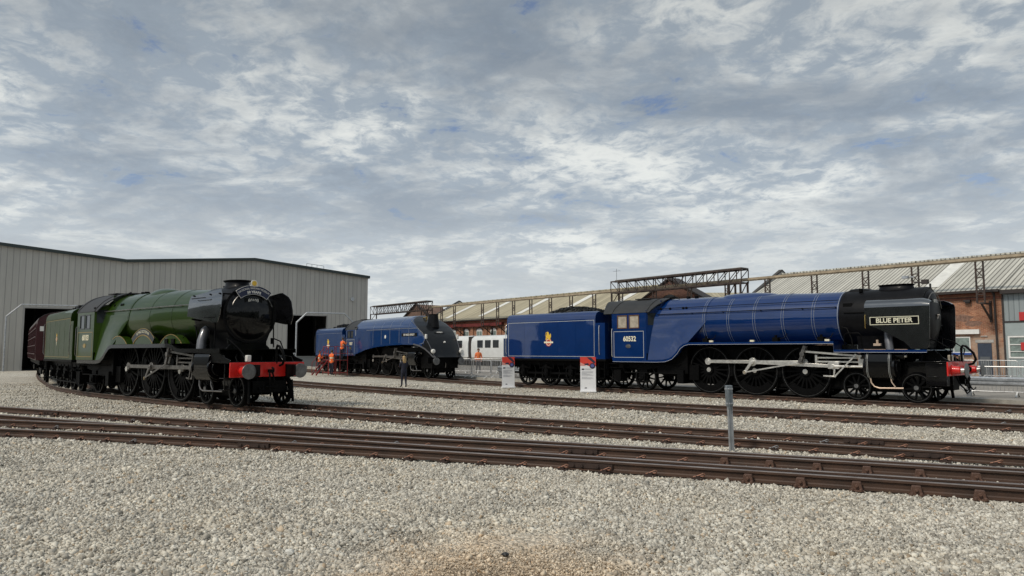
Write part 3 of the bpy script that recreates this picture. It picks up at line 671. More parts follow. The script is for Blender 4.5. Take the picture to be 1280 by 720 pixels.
    m.box(L0+.9, L1-.2, -.55, .55, .35, 1.2); m.box(L0, L0+.12, -1.25, 1.25, .88, 1.25); m.build('tender_underframe', FRAME, body)  # long middle box is filler, added to darken the space between the wheels
    mats_cr = [YELL, CRED, CREAM, GREYC]
    m = MB(); cxm, czm = (L0+L1-.5)/2, 2.22
    for sd_ in (-1, 1):
        y = sd_*(T+.002); q = sd_*.004
        if crest == 'early':        # heraldic lion standing over a wheel, yellow, white band across
            n = 20; c0 = (cxm, czm-.12)
            for r0, r1, mi, dd in ((.20, .165, 1, 1), (.165, .135, 2, 1), (.135, 0, 1, .8)):
                for k in range(n):
                    a, b = 2*math.pi*k/n, 2*math.pi*(k+1)/n
                    P = [(c0[0]+math.cos(a)*r0, c0[1]+math.sin(a)*r0), (c0[0]+math.cos(b)*r0, c0[1]+math.sin(b)*r0), (c0[0]+math.cos(b)*r1, c0[1]+math.sin(b)*r1), (c0[0]+math.cos(a)*r1, c0[1]+math.sin(a)*r1)]
                    if r1 == 0: P = P[:3]
                    m.prism(P, y, y+q*dd, mi=mi)
            m.box(cxm-.30, cxm+.30, y+q, y+q*1.8, czm-.165, czm-.085, 2)
            lion = [(-.17,.04),(-.12,.05),(-.12,.14),(-.16,.18),(-.16,.30),(-.10,.37),(-.10,.30),(-.07,.27),(-.02,.34),(.0,.42),(.07,.44),(.14,.41),(.12,.34),(.17,.22),(.19,.10),(.20,.04),(.11,.04),(.10,.11),(.02,.12),(-.01,.04),(-.17,.04)]
            m.prism([(cxm+a*-sd_*-1 if sd_ < 0 else cxm-a, czm+b-.05) for a, b in lion[:-1]], y, y+q*1.5, mi=0)
            m.tube([(cxm-.12, y+q*1.4, czm+.12), (cxm-.20, y+q*1.4, czm+.2), (cxm-.18, y+q*1.4, czm+.34), (cxm-.10, y+q*1.4, czm+.36)], .012, 5, 0)
        else:                       # small gold crest
            m.cyl((cxm, y, czm), (cxm, y+q, czm), .13, n=24, mi=3); m.cyl((cxm, y+q, czm), (cxm, y+q*1.4, czm), .07, n=20, mi=2)
            m.prism([(cxm-.07, czm+.1), (cxm+.07, czm+.1), (cxm+.09, czm+.22), (cxm+.04, czm+.17), (cxm, czm+.27), (cxm-.04, czm+.17), (cxm-.09, czm+.22)], y, y+q, mi=0)
            m.box(cxm-.20, cxm+.20, y, y+q*1.6, czm-.04, czm+.03, 3); m.prism([(cxm-.05, czm-.13), (cxm+.05, czm-.13), (cxm, czm-.33)], y, y+q, mi=2)
    m.build('crest', mats_cr, body, smooth=False)
    return body
GREYC = mat('crest_gold', (.45, .26, .14), .5)

def cab(root, s0, s1, paint, line, zb, ze, zcrown, roof_s0, roof_s1, wins, number, font=.30, bright=True, zwin=(2.66, 3.24)):
    T = 1.32; TH = .03
    for sd_ in (-1, 1):
        y0, y1 = sd_*(T-TH), sd_*T; m = MB()
        m.box(s0, s1, y0, y1, zb, zwin[0]); m.box(s0, s1, y0, y1, zwin[1], ze)
        xs = [s0]+[v for w_ in wins for v in w_]+[s1]
        for a, b in zip(xs[::2], xs[1::2]): m.box(a, b, y0, y1, zwin[0], zwin[1])
        side_ = m.build('cab_side', paint, root, bevel=.004)
        m = MB()
        for a, b in wins:
            m.frame(a, b, zwin[0], zwin[1], sd_*(T+.002), .035, -sd_*.012)
        m.build('window_frame', WOOD if bright else BLACK, side_)
        for a, b in wins:
            m = MB(); m.box(a+.02, b-.02, sd_*(T-.02), sd_*(T-.012), zwin[0]+.02, zwin[1]-.02); m.build('window_pane', PALEGL if bright else GLASS, side_)
        m = MB(); m.frame(s0+.10, s1-.12, zb+.12, zwin[0]-.12, sd_*(T+.001), .016, -sd_*.003); m.build('cab_lining', line, side_)
        t = text(number, font, ((s0+s1)/2+(.05 if sd_ < 0 else -.05), sd_*(T+.003), 2.20), SIDE if sd_ < 0 else (math.pi/2, 0, math.pi), CREAM, side_, 'cab_number', .003, None, .92, .008)
        m = MB(); cxp = (s0+s1)/2-.02
        m.v = []; n = 24
        m.prism([(cxp+math.cos(2*math.pi*k/n)*.14, 1.89+math.sin(2*math.pi*k/n)*.085) for k in range(n)], sd_*T, sd_*(T+.012)); m.build('works_plate', BRASS if not bright else DSTEEL, side_)
        m = MB(); m.tube([(s0+.03, sd_*(T+.02), zb+.15), (s0+.03, sd_*(T+.055), zb+.22), (s0+.03, sd_*(T+.055), 2.6), (s0+.03, sd_*(T+.02), 2.66)], .014, 6); m.build('handrail', STEEL if bright else DSTEEL, side_)
    # front sheet above the firebox, angled back to the sides, with look-out windows
    m = MB(); ang = .42
    for sd_ in (-1, 1):
        yin = sd_*.80
        A_, B_ = (s1, sd_*(T-.005)), (s1+ang, yin)
        for z0, z1_, ins in ((zb+.3, 2.78, 0), (3.30, ze+.15, 0)):
            m.add([(A_[0], A_[1], z0), (B_[0], B_[1], z0), (B_[0], B_[1], z1_+.18 if z1_ > 3 else z1_), (A_[0], A_[1], z1_-.05 if z1_ > 3 else z1_)], [(0, 1, 2, 3)])
        for t0, t1 in ((0, .12), (.86, 1.)):
            P = [(A_[0]+(B_[0]-A_[0])*t, A_[1]+(B_[1]-A_[1])*t) for t in (t0, t1)]
            m.add([(*P[0], 2.78), (*P[1], 2.78), (*P[1], 3.30), (*P[0], 3.30)], [(0, 1, 2, 3)])
    m.box(s1+ang-.02, s1+ang+.01, -.80, .80, zb+.5, zcrown-.12)
    m.build('cab_front', paint, root)
    m = MB()
    for sd_ in (-1, 1):
        A_, B_ = (s1, sd_*(T-.005)), (s1+ang, sd_*.80)
        P = [(A_[0]+(B_[0]-A_[0])*t-.01, A_[1]+(B_[1]-A_[1])*t) for t in (.10, .9)]
        m = MB(); m.add([(*P[0], 2.76), (*P[1], 2.76), (*P[1], 3.32), (*P[0], 3.32)], [(0, 1, 2, 3)]); m.build('look_out_window', GLASS, root)
    m = MB(); m.box(s0+.6, s1-.2, -T+.05, T-.05, zb, zb+.05); m.box(s1-.25, s1-.1, -T+.05, T-.05, zb, 3.4); m.build('cab_interior', FRAME, root)
    # roof
    n = 18; rise = zcrown-ze; rad = (T*T+rise*rise)/(2*rise); a0 = math.asin(T/rad)
    def arc(x, dr_): return [(x, math.sin(-a0+2*a0*k/n)*(rad+dr_), zcrown-rad+math.cos(-a0+2*a0*k/n)*(rad+dr_)) for k in range(n+1)]
    m = MB()
    for x0_, x1_, cut in ((roof_s0, s0, .35), (s0, s1+.05, 0), (s1+.05, roof_s1, .2)):
        o1, i1 = arc(x0_, .02), arc(x0_, -.015); o2, i2 = arc(x1_, .02), arc(x1_, -.015)
        if x0_ == roof_s0: o1 = [(p[0]+abs(p[1])*.5, p[1], p[2]) for p in o1]; i1 = [(p[0]+abs(p[1])*.5, p[1], p[2]) for p in i1]
        if x1_ == roof_s1: o2 = [(p[0]-max(0, abs(p[1])-.8)*.7, p[1], p[2]) for p in o2]; i2 = [(p[0]-max(0, abs(p[1])-.8)*.7, p[1], p[2]) for p in i2]
        m.loft([o1+i1[::-1], o2+i2[::-1]], True, True)
    m.bar(((s0+s1)/2-.3, -.02, zcrown+.03), ((s0+s1)/2+.5, -.02, zcrown+.03), .8, .04)
    for x in (s0+.02, s1+.04):
        a = arc(x, .03)
        for p, q in zip(a, a[1:]): m.bar(p, q, .03, .02)
    m.build('cab_roof', ROOFB, root, ang=25)

def plate_curve(pts, T, root, name, mats, thick=.035, valance=.13, line_m=None):
    """running board: a deck following pts (s, z) with a valance below its edge"""
    m = MB()
    for (a, b) in zip(pts, pts[1:]):
        steep = abs(b[1]-a[1]) > abs(b[0]-a[0])*2
        y = T
        P = [(a[0], -y, a[1]), (b[0], -y, b[1]), (b[0], y, b[1]), (a[0], y, a[1])]
        Q = [(p[0], p[1], p[2]-thick) for p in P]
        m.add(P+Q, [(0,1,2,3),(7,6,5,4),(0,4,5,1),(3,2,6,7),(0,3,7,4),(1,5,6,2)], 0)
    o = m.build(name, mats, root, ang=30)
    for sd_ in (-1, 1):
        m = MB(); n = len(pts); y0, y1 = sd_*(T-.03), sd_*(T+.002)
        low = []
        for i, p in enumerate(pts):
            a, b = pts[max(0, i-1)], pts[min(n-1, i+1)]; d = Vector((b[0]-a[0], b[1]-a[1])).normalized(); low.append((p[0]+d.y*valance, p[1]-d.x*valance))
        for i in range(n-1): m.prism([pts[i], pts[i+1], low[i+1], low[i]], y0, y1)
        m.build('valance', mats[0], o, smooth=False)
        if line_m:
            m = MB()
            for i in range(n-1):
                q = .012
                def off(k, f): a = Vector(pts[k]); b = Vector(low[k]); return tuple(a.lerp(b, f))
                m.prism([off(i, .80), off(i+1, .80), off(i+1, .90), off(i, .90)], sd_*(T+.002), sd_*(T+.006))
            m.build('edge_line', line_m, o, smooth=False)
    return o

def pacific(kind, frame):
    A2 = kind == 'A2'
    th = frame[2]; root = empty('steam_locomotive', on(frame, 0), -th)
    paint = BLUE if A2 else GREEN; line = WHITE if A2 else ORANGE; steel = STEEL if A2 else DSTEEL
    if A2: sp, dr, bog, trail = 1.981, .94, 1.79, -7.1
    else: sp, dr, bog, trail = 2.21, 1.016, 1.82, -7.25
    zc_ = 2.87 if A2 else 2.86
    smk0, smk1 = (1.30, 3.97) if A2 else (1.05, 2.95)
    cyl_s = (2.25, 3.13) if A2 else (1.85, 2.85); cyl_z = (.73, 1.65)
    chassis(root, sp, dr, bog, trail, steel, True, 0, cyl_s, cyl_z, A2, A2, R(-90) if A2 else R(-20))
    def rb(x): return lerp_tab([(xb0_, rb0_), (-1.0, (rb0_+rb1_)/2+.02), (.2, rb1_+.005), (smk0, rb1_)], x)[0]
    rb0_, rb1_ = (1.03, .95) if A2 else (1.04, .92); xb0_ = -4.2 if A2 else -4.3
    fb_ = 4.72 if A2 else 4.08
    # running board
    if A2: rp = [(-8.5, 1.30), (-6.2, 1.30), (-5.75, 1.32), (-5.45, 1.42), (-5.22, 1.62), (-5.05, 1.84), (-4.85, 1.97), (-4.6, 2.03), (1.25, 2.03), (1.255, 1.73), (4.2, 1.73)]
    else: rp = [(-8.3, 1.32), (-6.3, 1.32), (-5.9, 1.36), (-5.6, 1.50), (-5.35, 1.70), (-5.1, 1.86), (-4.8, 1.92), (0.05, 1.93), (.35, 1.88), (.65, 1.78), (.95, 1.76), (3.55, 1.76)]
    plate_curve(rp, 1.32 if A2 else 1.30, root, 'running_board', [BLUE if A2 else BLACK], .03, .10 if A2 else .13, WHITE if A2 else None)
    # boiler and firebox
    rb0, rb1 = (1.03, .95) if A2 else (1.04, .92); xb0 = -4.2 if A2 else -4.3
    m = MB(); m.lathe([(xb0-1., rb0), (xb0, rb0), (-1.0, (rb0+rb1)/2+.02), (.2, rb1+.005), (smk0, rb1)], (0, 0, zc_), 'x', 64); m.build('boiler', paint, root, ang=30)
    tab = [(p[0], p[1]) for p in rp]
    m = MB(); rings = []; xe = -6.66 if A2 else -6.55
    stations = [xe, -6.2, -5.9, -5.6, -5.35, -5.1, -4.85, -4.7, -4.5, -4.3, -4.1, -3.95]
    for x in stations:
        zb = lerp_tab(tab, x)[0]+.005 if x < -4.7 else 2.03+( x+4.7)*1.10
        tb = 1.27 if x < -5.1 else 1.27-(x+5.1)*.12
        if x > -4.7: tb = max(rb0+.004, 1.22-(x+4.7)*.26)
        zt = zc_+.02*(x+4)*-1*.3; rr = rb0+.012; half = [(math.sin(a)*rr, zt+math.cos(a)*rr) for a in [k*math.pi/2/12 for k in range(13)]]
        zz = min(zb, zt-.02)
        for q in (.25, .5, .75, 1.): half.append((rr+(tb-rr)*q**.8, zt+(zz-zt)*q))
        rings.append([(x, -a, b) for a, b in half[::-1]]+[(x, a, b) for a, b in half[1:]])
    m.loft(rings, True, True); m.build('firebox', paint, root, ang=40)
    # washout plugs and safety valves
    for sd_ in (-1, 1):
        for x in (-6.2, -5.75, -5.1, -4.95): m = MB(); m.cyl((x, sd_*.86, zc_+.58), (x, sd_*.90, zc_+.605), .05, n=12); m.build('washout_plug', FRAME, root)
        m = MB(); yh = sd_*(rb0+.07)
        zh = zc_+.36
        ax_ = [(-6.3 if A2 else -6.3), -4.6, -3.2, -1.6, 0., smk0-.1]
        m.tube([(x, sd_*(math.sqrt(max(.01, rb(x)**2-.36**2))+.07), zh) for x in ax_], .017, 6)
        for x in ax_[1:]: r_ = math.sqrt(rb(x)**2-.36**2); m.cyl((x, sd_*(r_-.02), zh), (x, sd_*(r_+.09), zh), .022, n=8)
        if A2:
            m.tube([(-6.3, sd_*.92, zh+.25), (-3.2, sd_*.92, zh+.25), (smk0, sd_*.84, zh+.25)], .013, 6)
        m.build('boiler_handrail', DSTEEL if not A2 else FRAME, root)
    m = MB()
    for x in ((-5.4, -5.0) if A2 else (-5.3, -4.95)): m.cyl((x, 0, zc_+rb0-.02), (x, 0, zc_+rb0+.10), .09, n=16)
    m.tube([(-6.2, -.25, zc_+rb0+.05), (-5.9, -.25, zc_+rb0+.1), (-5.7, -.25, zc_+rb0+.02)], .03, 6)
    m.build('safety_valve', FRAME, root)
    # banjo dome
    xd0, xd1 = (-3.7, -1.3) if A2 else (-3.9, -2.3)
    m = MB(); rings = []
    for k in range(15):
        t = k/14; x = xd0+(xd1-xd0)*t; prof_ = (math.sin(math.pi*min(1, t**.75))**.55) if 0 < t < 1 else 0.
        hw = .12+.42*prof_; hh = .015+(.125 if A2 else .15)*prof_
        rr = rb(x)
        rings.append([(x, math.cos(a)*hw, zc_+math.sqrt(max(.2, rr*rr-(math.cos(a)*hw)**2))-.03+hh*math.sin(a)) for a in [math.pi*q/10 for q in range(11)]])
    m.loft(rings, True, True); m.build('dome', paint, root, ang=50)
    # bands
    for x in ((-4.06, -2.98, -1.88, -.75, .38) if A2 else (-4.05, -2.2, -.55)):
        rr = rb(x)+.004+(.012 if x < -3.9 else 0)
        m = MB()
        for o_ in ((-.045, .045) if A2 else (0,)):
            m.lathe([(x+o_-.006, rr-.004), (x+o_-.005, rr+.004), (x+o_+.005, rr+.004), (x+o_+.006, rr-.004)], (0, 0, zc_), 'x', 64, caps=False)
        m.build('boiler_band', BANDW if A2 else DARKG, root)
    if A2:
        m = MB(); m.lathe([(smk0-.05, rb1+.002), (smk0-.045, rb1+.008), (smk0-.03, rb1+.008), (smk0-.025, rb1+.002)], (0, 0, zc_), 'x', 64, caps=False); m.build('boiler_band', BANDW, root)
    # smokebox
    m = MB(); m.lathe([(smk0, rb1+.012), (smk0+.03, rb1+.018), (smk1-.05, rb1+.018), (smk1, rb1+.0), (smk1+.005, rb1-.05)], (0, 0, zc_), 'x', 64)
    m.prism([(-.62, 1.75), (.62, 1.75), (.62, 2.0), (.8, 2.45), (-.8, 2.45), (-.62, 2.0)], smk0+.5, smk1-.05, axis='x')
    for k in range(36):
        a = 2*math.pi*k/36; p = Vector((smk1+.002, math.cos(a)*(rb1-.03), zc_+math.sin(a)*(rb1-.03))); m.cyl(p, p+Vector((.018, 0, 0)), .013, n=6)
    for q in (smk0+.10, (smk0+smk1)/2, smk1-.08):
        for k in range(40):
            a = math.pi*(k/39*1.3-.15); u = Vector((0, math.cos(a), math.sin(a))); p = Vector((q, 0, zc_))+u*(rb1+.012); m.cyl(p, p+u*.012, .012, n=6)
    smb = m.build('smokebox', SMOKE, root, ang=30)
    m = MB(); rd = rb1-.13
    m.lathe([(0, rd+.05), (.025, rd+.05), (.03, rd), (.06, rd*.97), (.12, rd*.80), (.165, rd*.55), (.19, rd*.28), (.197, .02)], (smk1, 0, zc_), 'x', 56); door = m.build('smokebox_door', SMOKE if A2 else BLACK, root, ang=50)
    m = MB(); m.cyl((smk1+.19, 0, zc_), (smk1+.27, 0, zc_), .045, n=12); m.bar((smk1+.26, -.01, zc_), (smk1+.26, .03, zc_-.17), .02, .025); m.bar((smk1+.235, .0, zc_+.02), (smk1+.235, -.10, zc_-.12), .02, .025); m.build('door_handle', DSTEEL if A2 else BLACK, door)
    if not A2: m = MB(); m.cyl((smk1+.12, .05, zc_-.40), (smk1+.16, .05, zc_-.40), .06, n=14); m.build('door_badge', BUFFER, door)
    m = MB()
    for z in (zc_+.32, zc_-.32): m.bar((smk1+.10, .72, z), (smk1+.12, .12, z), .05, .03)
    m.cyl((smk1+.06, .78, zc_-.45), (smk1+.06, .78, zc_+.45), .025, n=8); m.build('door_hinge', BLACK, door)
    m = MB(); m.tube([(smk1+.12, math.cos(a)*(rd*.93), zc_+math.sin(a)*(rd*.93)) for a in [R(20)+R(140)*k/12 for k in range(13)]], .014, 6); m.build('handrail', DSTEEL, door)
    m = MB(); m.box(smk1+.135, smk1+.16, -.30, .30, zc_+.40 if A2 else zc_+.36, zc_+.54 if A2 else zc_+.50)
    np_ = m.build('number_plate', BLACK, door); zpl = zc_+.47 if A2 else zc_+.43
    text('60532' if A2 else '60103', .145, (smk1+.164, 0, zpl), FRONT, LAMPW, np_, 'plate_number', .003)
    m = MB()
    for yy in (-.75, .75): m.box(smk1+.02, smk1+.10, yy-.03, yy+.03, zc_-.95, zc_-.75)
    m.box(smk1+.0, smk1+.05, -.03, .03, zc_+rb1-.02, zc_+rb1+.12); m.build('lamp_iron', BLACK, smb)
    # chimney
    if A2:
        m = MB(); rings = []
        for z, a, b in ((zc_+.80, .74, .42), (zc_+.93, .62, .34), (zc_+.98, .56, .30), (zc_+1.04, .54, .29), (zc_+1.07, .57, .33), (zc_+1.10, .60, .35), (zc_+1.105, .5, .25), (zc_+1.0, .46, .22)):
            rings.append([(2.93+math.copysign(abs(math.cos(t))**.75, math.cos(t))*a, math.sin(t)*b, z) for t in [2*math.pi*k/32 for k in range(32)]])
        m.loft(rings, True, True); m.build('chimney', SMOKE, root, ang=45)
        m = MB(); rings = []
        for k in range(9):
            t = k/8; x = 1.35+.85*t; h_ = .11*math.sin(math.pi*min(1, t*.55+.28))*(1 if .0 < t < 1 else .2)
            rings.append([(x, math.cos(a)*.30, zc_+.90+h_*math.sin(a)*1.3) for a in [math.pi*q/10 for q in range(11)]])
        m.loft(rings, True, True); m.build('header_cover', SMOKE, root, ang=50)
        m = MB(); m.cyl((1.9, -.42, zc_+.88), (1.9, -.42, zc_+1.0), .07, n=12); m.tube([(1.5, -.84, zc_+.40), (1.75, -.86, zc_+.42), (1.9, -.70, zc_+.62)], .03, 6); m.box(1.45, 1.75, -.90, -.82, zc_+.30, zc_+.48); m.build('smokebox_fitting', FRAME, smb)
    else:
        m = MB(); rings = []
        for z, a, b in ((zc_+.78, .66, .46), (zc_+.90, .56, .38), (zc_+.96, .50, .34), (zc_+1.06, .48, .33), (zc_+1.09, .54, .38), (zc_+1.125, .56, .40), (zc_+1.13, .45, .28), (zc_+1.0, .4, .24)):
            rings.append([(2.05+math.cos(t)*a, math.sin(t)*b, z) for t in [2*math.pi*k/32 for k in range(32)]])
        m.loft(rings, True, True); m.build('chimney', SMOKE, root, ang=45)
        m = MB(); m.cyl((1.30, 0, zc_+.88), (1.30, 0, zc_+1.0), .09, n=14); m.build('snifting_valve', SMOKE, root)
    for sd_ in (-1, 1):
        m = MB(); y_ = sd_*1.0
        m.tube([(smk0+.2, sd_*.99, zc_+.15), (smk1-.6, sd_*.99, zc_+.12), (smk1-.3, sd_*1.0, zc_-.2), (smk1-.28, sd_*1.02, 1.8)], .022, 6)
        m.tube([(smk0+.1, sd_*.95, zc_-.35), (smk0+.3, sd_*1.0, zc_-.4), (smk0+.45, sd_*1.0, 2.1), (smk0+.5, sd_*1.05, 1.8)], .026, 6)
        m.tube([(smk1+.1, sd_*.55, 1.8), (smk1+.35, sd_*.6, 1.62), (fb_-.2, sd_*.95, 1.5), (fb_-.05, sd_*.95, 1.3)], .018, 6)
        m.build('smokebox_pipe', FRAME, smb)
    # steam pipes to the cylinders
    for sd_ in (-1, 1):
        m = MB(); x = 2.95 if A2 else 1.75
        m.tube([(x-.10, sd_*.62, zc_-.35), (x-.05, sd_*.86, zc_-.55), (x, sd_*.98, zc_-.85), (x+.05, sd_*1.03, 1.70)], .15 if not A2 else .13, 16); m.build('steam_pipe', SPIPE, root)
        # reversing / lubricator bits on the running board
        m = MB()
        for x in ((-3.9, -.95, .75) if A2 else (-.3, .2)):
            z = 2.03 if A2 else 1.93; m.box(x-.10, x+.12, sd_*1.02, sd_*1.24, z, z+.16); m.cyl((x, sd_*1.13, z+.16), (x, sd_*1.13, z+.24), .05, n=10); m.tube([(x+.1, sd_*1.1, z+.1), (x+.3, sd_*1.05, z+.14), (x+.35, sd_*.95, z+.3)], .014, 5)
        m.build('lubricator', FRAME, root)
        if A2:
            for x in (-3.6, -1.85, 1.0): m = MB(); m.box(x-.07, x+.09, sd_*1.20, sd_*1.28, 2.03, 2.10); m.build('oil_pot', CREAM, root)
            m = MB(); m.box(2.55, 2.78, sd_*1.12, sd_*1.25, 1.86, 1.94); m.cyl((2.66, sd_*1.18, 1.94), (2.66, sd_*1.18, 2.06), .04, n=10); m.build('relief_valve', PIPE, root)
            m = MB(); m.tube([(1.5, sd_*.98, 1.75), (1.5, sd_*1.02, 2.22), (1.6, sd_*1.03, 2.3), (2.0, sd_*1.03, 2.3), (2.08, sd_*1.02, 2.22), (2.08, sd_*.98, 1.8)], .02, 6); m.build('handrail', FRAME, root)
    # deflectors
    if A2:
        for sd_ in (-1, 1):
            def prof2(x, y_, zt): return
            m = MB(); T = 1.31; TH = .02
            low = [(2.33, 2.62), (2.9, 2.35), (3.55, 1.98), (3.75, 1.76), (4.22, 1.76), (4.30, 1.90)]
            m.prism(low+[(4.34, 3.00), (4.34, 3.14), (2.33, 3.14)], sd_*T, sd_*(T+TH))
            rings = []
            n = 9
            for x in (2.33, 2.8, 3.3, 3.8, 4.1, 4.25, 4.34):
                dz = 0 if x < 4.05 else -(x-4.05)**2*1.6
                o_ = [(x, sd_*(T+TH-.30*(1-math.cos(math.pi/2*k/n))*1.1), 3.14+.27*math.sin(math.pi/2*k/n)+dz*k/n) for k in range(n+1)]
                i_ = [(p[0], p[1]-sd_*TH, p[2]-.004) for p in o_]
                rings.append(o_+i_[::-1])
            m.loft(rings, True, True); d_ = m.build('smoke_deflector', DEFL, root, ang=40)
            m = MB(); m.box(2.50, 4.02, sd_*(T+TH), sd_*(T+TH+.012), 2.55, 2.82, 0); m.frame(2.50, 4.02, 2.55, 2.82, sd_*(T+TH+.012), .022, -sd_*.006, 1)
            npl = m.build('nameplate', [BLACK, NAMEC], d_)
            text('BLUE PETER', .215, (3.26, sd_*(T+TH+.016), 2.685), SIDE if sd_ < 0 else (math.pi/2, 0, math.pi), NAMEC, npl, 'name_lettering', .003, None, 1.0, .006)
            m = MB()
            for x, z in ((2.6, 2.9), (3.6, 2.9)): m.bar((x, sd_*T, z), (x, sd_*.9, z-.1), .03, .04)
            m.build('stay', FRAME, d_)
            m = MB(); m.tube([(2.36, sd_*1.36, 2.45), (2.36, sd_*1.38, 2.5), (2.36, sd_*1.38, 2.85), (2.36, sd_*1.35, 2.9)], .012, 6); m.build('handrail', BRASS, d_)
    else:
        for sd_ in (-1, 1):
            m = MB(); poly_ = [(1.25, 2.66), (1.25, 3.42), (1.36, 3.54), (3.05, 3.60), (3.28, 3.50), (3.42, 3.25), (3.42, 2.68), (3.28, 2.56)]
            n = len(poly_); V1 = []; V2 = []
            def yy(z): return 1.27-.02*(z-2.5)-.11*max(0, z-2.6)**2-max(0, z-3.4)*.3
            rows = [2.56, 2.8, 3.05, 3.3, 3.45, 3.60]
            def xr(z):
                xs = []
                for a, b in zip(poly_, poly_[1:]+poly_[:1]):
                    if min(a[1], b[1]) <= z <= max(a[1], b[1]) and abs(a[1]-b[1]) > 1e-6: xs.append(a[0]+(b[0]-a[0])*(z-a[1])/(b[1]-a[1]))
                return (min(xs), max(xs)) if xs else (1.3, 3.0)
            rings = []
            for z in rows:
                a, b = xr(min(max(z, 2.575), 3.595)); o_ = [(a, sd_*yy(z), z), ((a+b)/2, sd_*(yy(z)+.01), z), (b, sd_*yy(z), z)]
                rings.append(o_+[(p[0], p[1]-sd_*.015, p[2]) for p in o_[::-1]])
            m.loft(rings, True, True); d_ = m.build('smoke_deflector', DEFL, root, ang=50)
            m = MB()
            for x in (1.5, 2.6, 3.2): m.bar((x, sd_*1.22, 2.7), (x, sd_*.85, 2.66), .03, .05); m.bar((x, sd_*1.2, 3.45), (x, sd_*.7, 3.45), .03, .04)
            m.tube([(1.65, sd_*1.29, 3.34), (1.7, sd_*1.33, 3.34), (2.5, sd_*1.33, 3.34), (2.55, sd_*1.29, 3.34)], .014, 6); m.tube([(2.4, sd_*1.24, 2.72), (2.45, sd_*1.28, 2.72), (3.1, sd_*1.28, 2.72), (3.15, sd_*1.24, 2.72)], .014, 6)
            m.build('stay', FRAME, d_)
            # splashers with the curved nameplate on the middle one
            for k in range(3):
                cx_ = -k*sp; m = MB(); rr = 1.22; n = 16; zbase = 1.93; hgt = .30; a_ = math.acos((zbase-dr)/rr) if (zbase-dr) < rr else .5
                arcp = [(cx_+math.sin(-a_+2*a_*q/n)*rr, dr+math.cos(-a_+2*a_*q/n)*rr) for q in range(n+1)]
                m.prism(arcp, sd_*.92, sd_*1.20)
                sp_o = m.build('splasher', GREEN, root, ang=30)
                m = MB()
                for p, q in zip(arcp, arcp[1:]): m.bar((p[0], sd_*1.205, p[1]), (q[0], sd_*1.205, q[1]), .014, .022)
                m.build('beading', BRASS, sp_o)
                if k == 1:
                    m = MB(); r0, r1 = rr+.02, rr+.24; aa = a_*.98
                    o1 = [(cx_+math.sin(-aa+2*aa*q/n)*r1, dr+math.cos(-aa+2*aa*q/n)*r1) for q in range(n+1)]; o2 = [(cx_+math.sin(aa-2*aa*q/n)*r0, dr+math.cos(aa-2*aa*q/n)*r0) for q in range(n+1)]
                    m.prism(o1+o2, sd_*1.18, sd_*1.215, mi=0)
                    for p, q in list(zip(o1, o1[1:]))+list(zip(o2, o2[1:])): m.bar((p[0], sd_*1.216, p[1]), (q[0], sd_*1.216, q[1]), .006, .018, mi=1)
                    npl = m.build('nameplate', [BLACK, BRASS], sp_o)
                    text('FLYING SCOTSMAN', .135, (cx_, sd_*1.218, dr+(r0+r1)/2), SIDE if sd_ < 0 else (math.pi/2, 0, math.pi), NAMEC, npl, 'name_lettering', .003, (r0+r1)/2, .88)
    # front end
    fb = 4.72 if A2 else 4.08; yb = 1.25
    m = MB(); m.box(fb, fb+.05, -yb, yb, .90, 1.34); m.build('buffer_beam', RED, root, bevel=.008)
    buffer_pair(root, fb+.05, 1.08)
    m = MB(); m.box(smk1-.2, fb, -1.22, 1.22, 1.32, 1.36)
    for sd_ in (-1, 1):
        if A2: m.prism([(smk1-.1, 1.36), (fb-.05, 1.36), (fb-.3, 1.50), (smk1+.25, 1.72), (smk1-.1, 1.9)], sd_*.60, sd_*.64); m.prism([(fb-1.6, .6), (fb, .62), (fb, 1.34), (fb-1.9, 1.34)], sd_*.60, sd_*.66); m.box(fb-.62, fb-.02, sd_*.9, sd_*1.2, .58, 1.30)
        else: m.prism([(smk1-.55, 1.36), (fb, 1.36), (fb, 1.42), (smk1+.75, 1.50), (smk1+.45, 1.64), (smk1+.2, 1.76), (smk1-.55, 1.76)], sd_*1.20, sd_*1.23); m.prism([(smk1-.3, 1.36), (fb-.1, 1.36), (fb-.3, 1.52), (smk1+.3, 1.76), (smk1-.3, 1.76)], sd_*.60, sd_*.64); m.prism([(fb-1.6, .6), (fb, .62), (fb, 1.34), (fb-1.9, 1.34)], sd_*.60, sd_*.66)
        for z in (.52, .86): m.box(fb-.55, fb-.25, sd_*.95, sd_*1.28, z, z+.025)
        m.bar((fb-.55, sd_*1.1, 1.3), (fb-.55, sd_*1.1, .5), .03, .05)
    m.prism([(-.95, 1.36), (.95, 1.36), (.72, 1.80), (.55, 1.95), (-.55, 1.95), (-.72, 1.80)], smk1-.15, smk1-.05, axis='x')
    m.build('front_platform', BLACK, root, bevel=.008)
    m = MB(); m.box(fb-.4, fb-.1, -.32, .32, .42, .86); m.cyl((fb-.2, -.5, .7), (fb-.2, .5, .7), .05, n=10); m.box(fb-1.0, fb-.45, -.45, .45, .5, .95); m.build('middle_frame_gear', FRAME, root, bevel=.01)
    # coupling, hoses, lamps
    m = MB(); m.bar((fb+.05, 0, 1.08), (fb+.26, 0, 1.08), .06, .10); m.tube([(fb+.26, 0, 1.03), (fb+.33, 0, 1.06), (fb+.34, 0, 1.14), (fb+.27, 0, 1.18)], .035, 8)
    m.tube([(fb+.20, -.05, 1.05), (fb+.28, -.07, .8), (fb+.22, -.05, .62)], .03, 6); m.tube([(fb+.20, .05, 1.05), (fb+.28, .07, .8), (fb+.22, .05, .62)], .03, 6); m.cyl((fb+.22, -.2, .60), (fb+.22, .2, .60), .035, n=10)
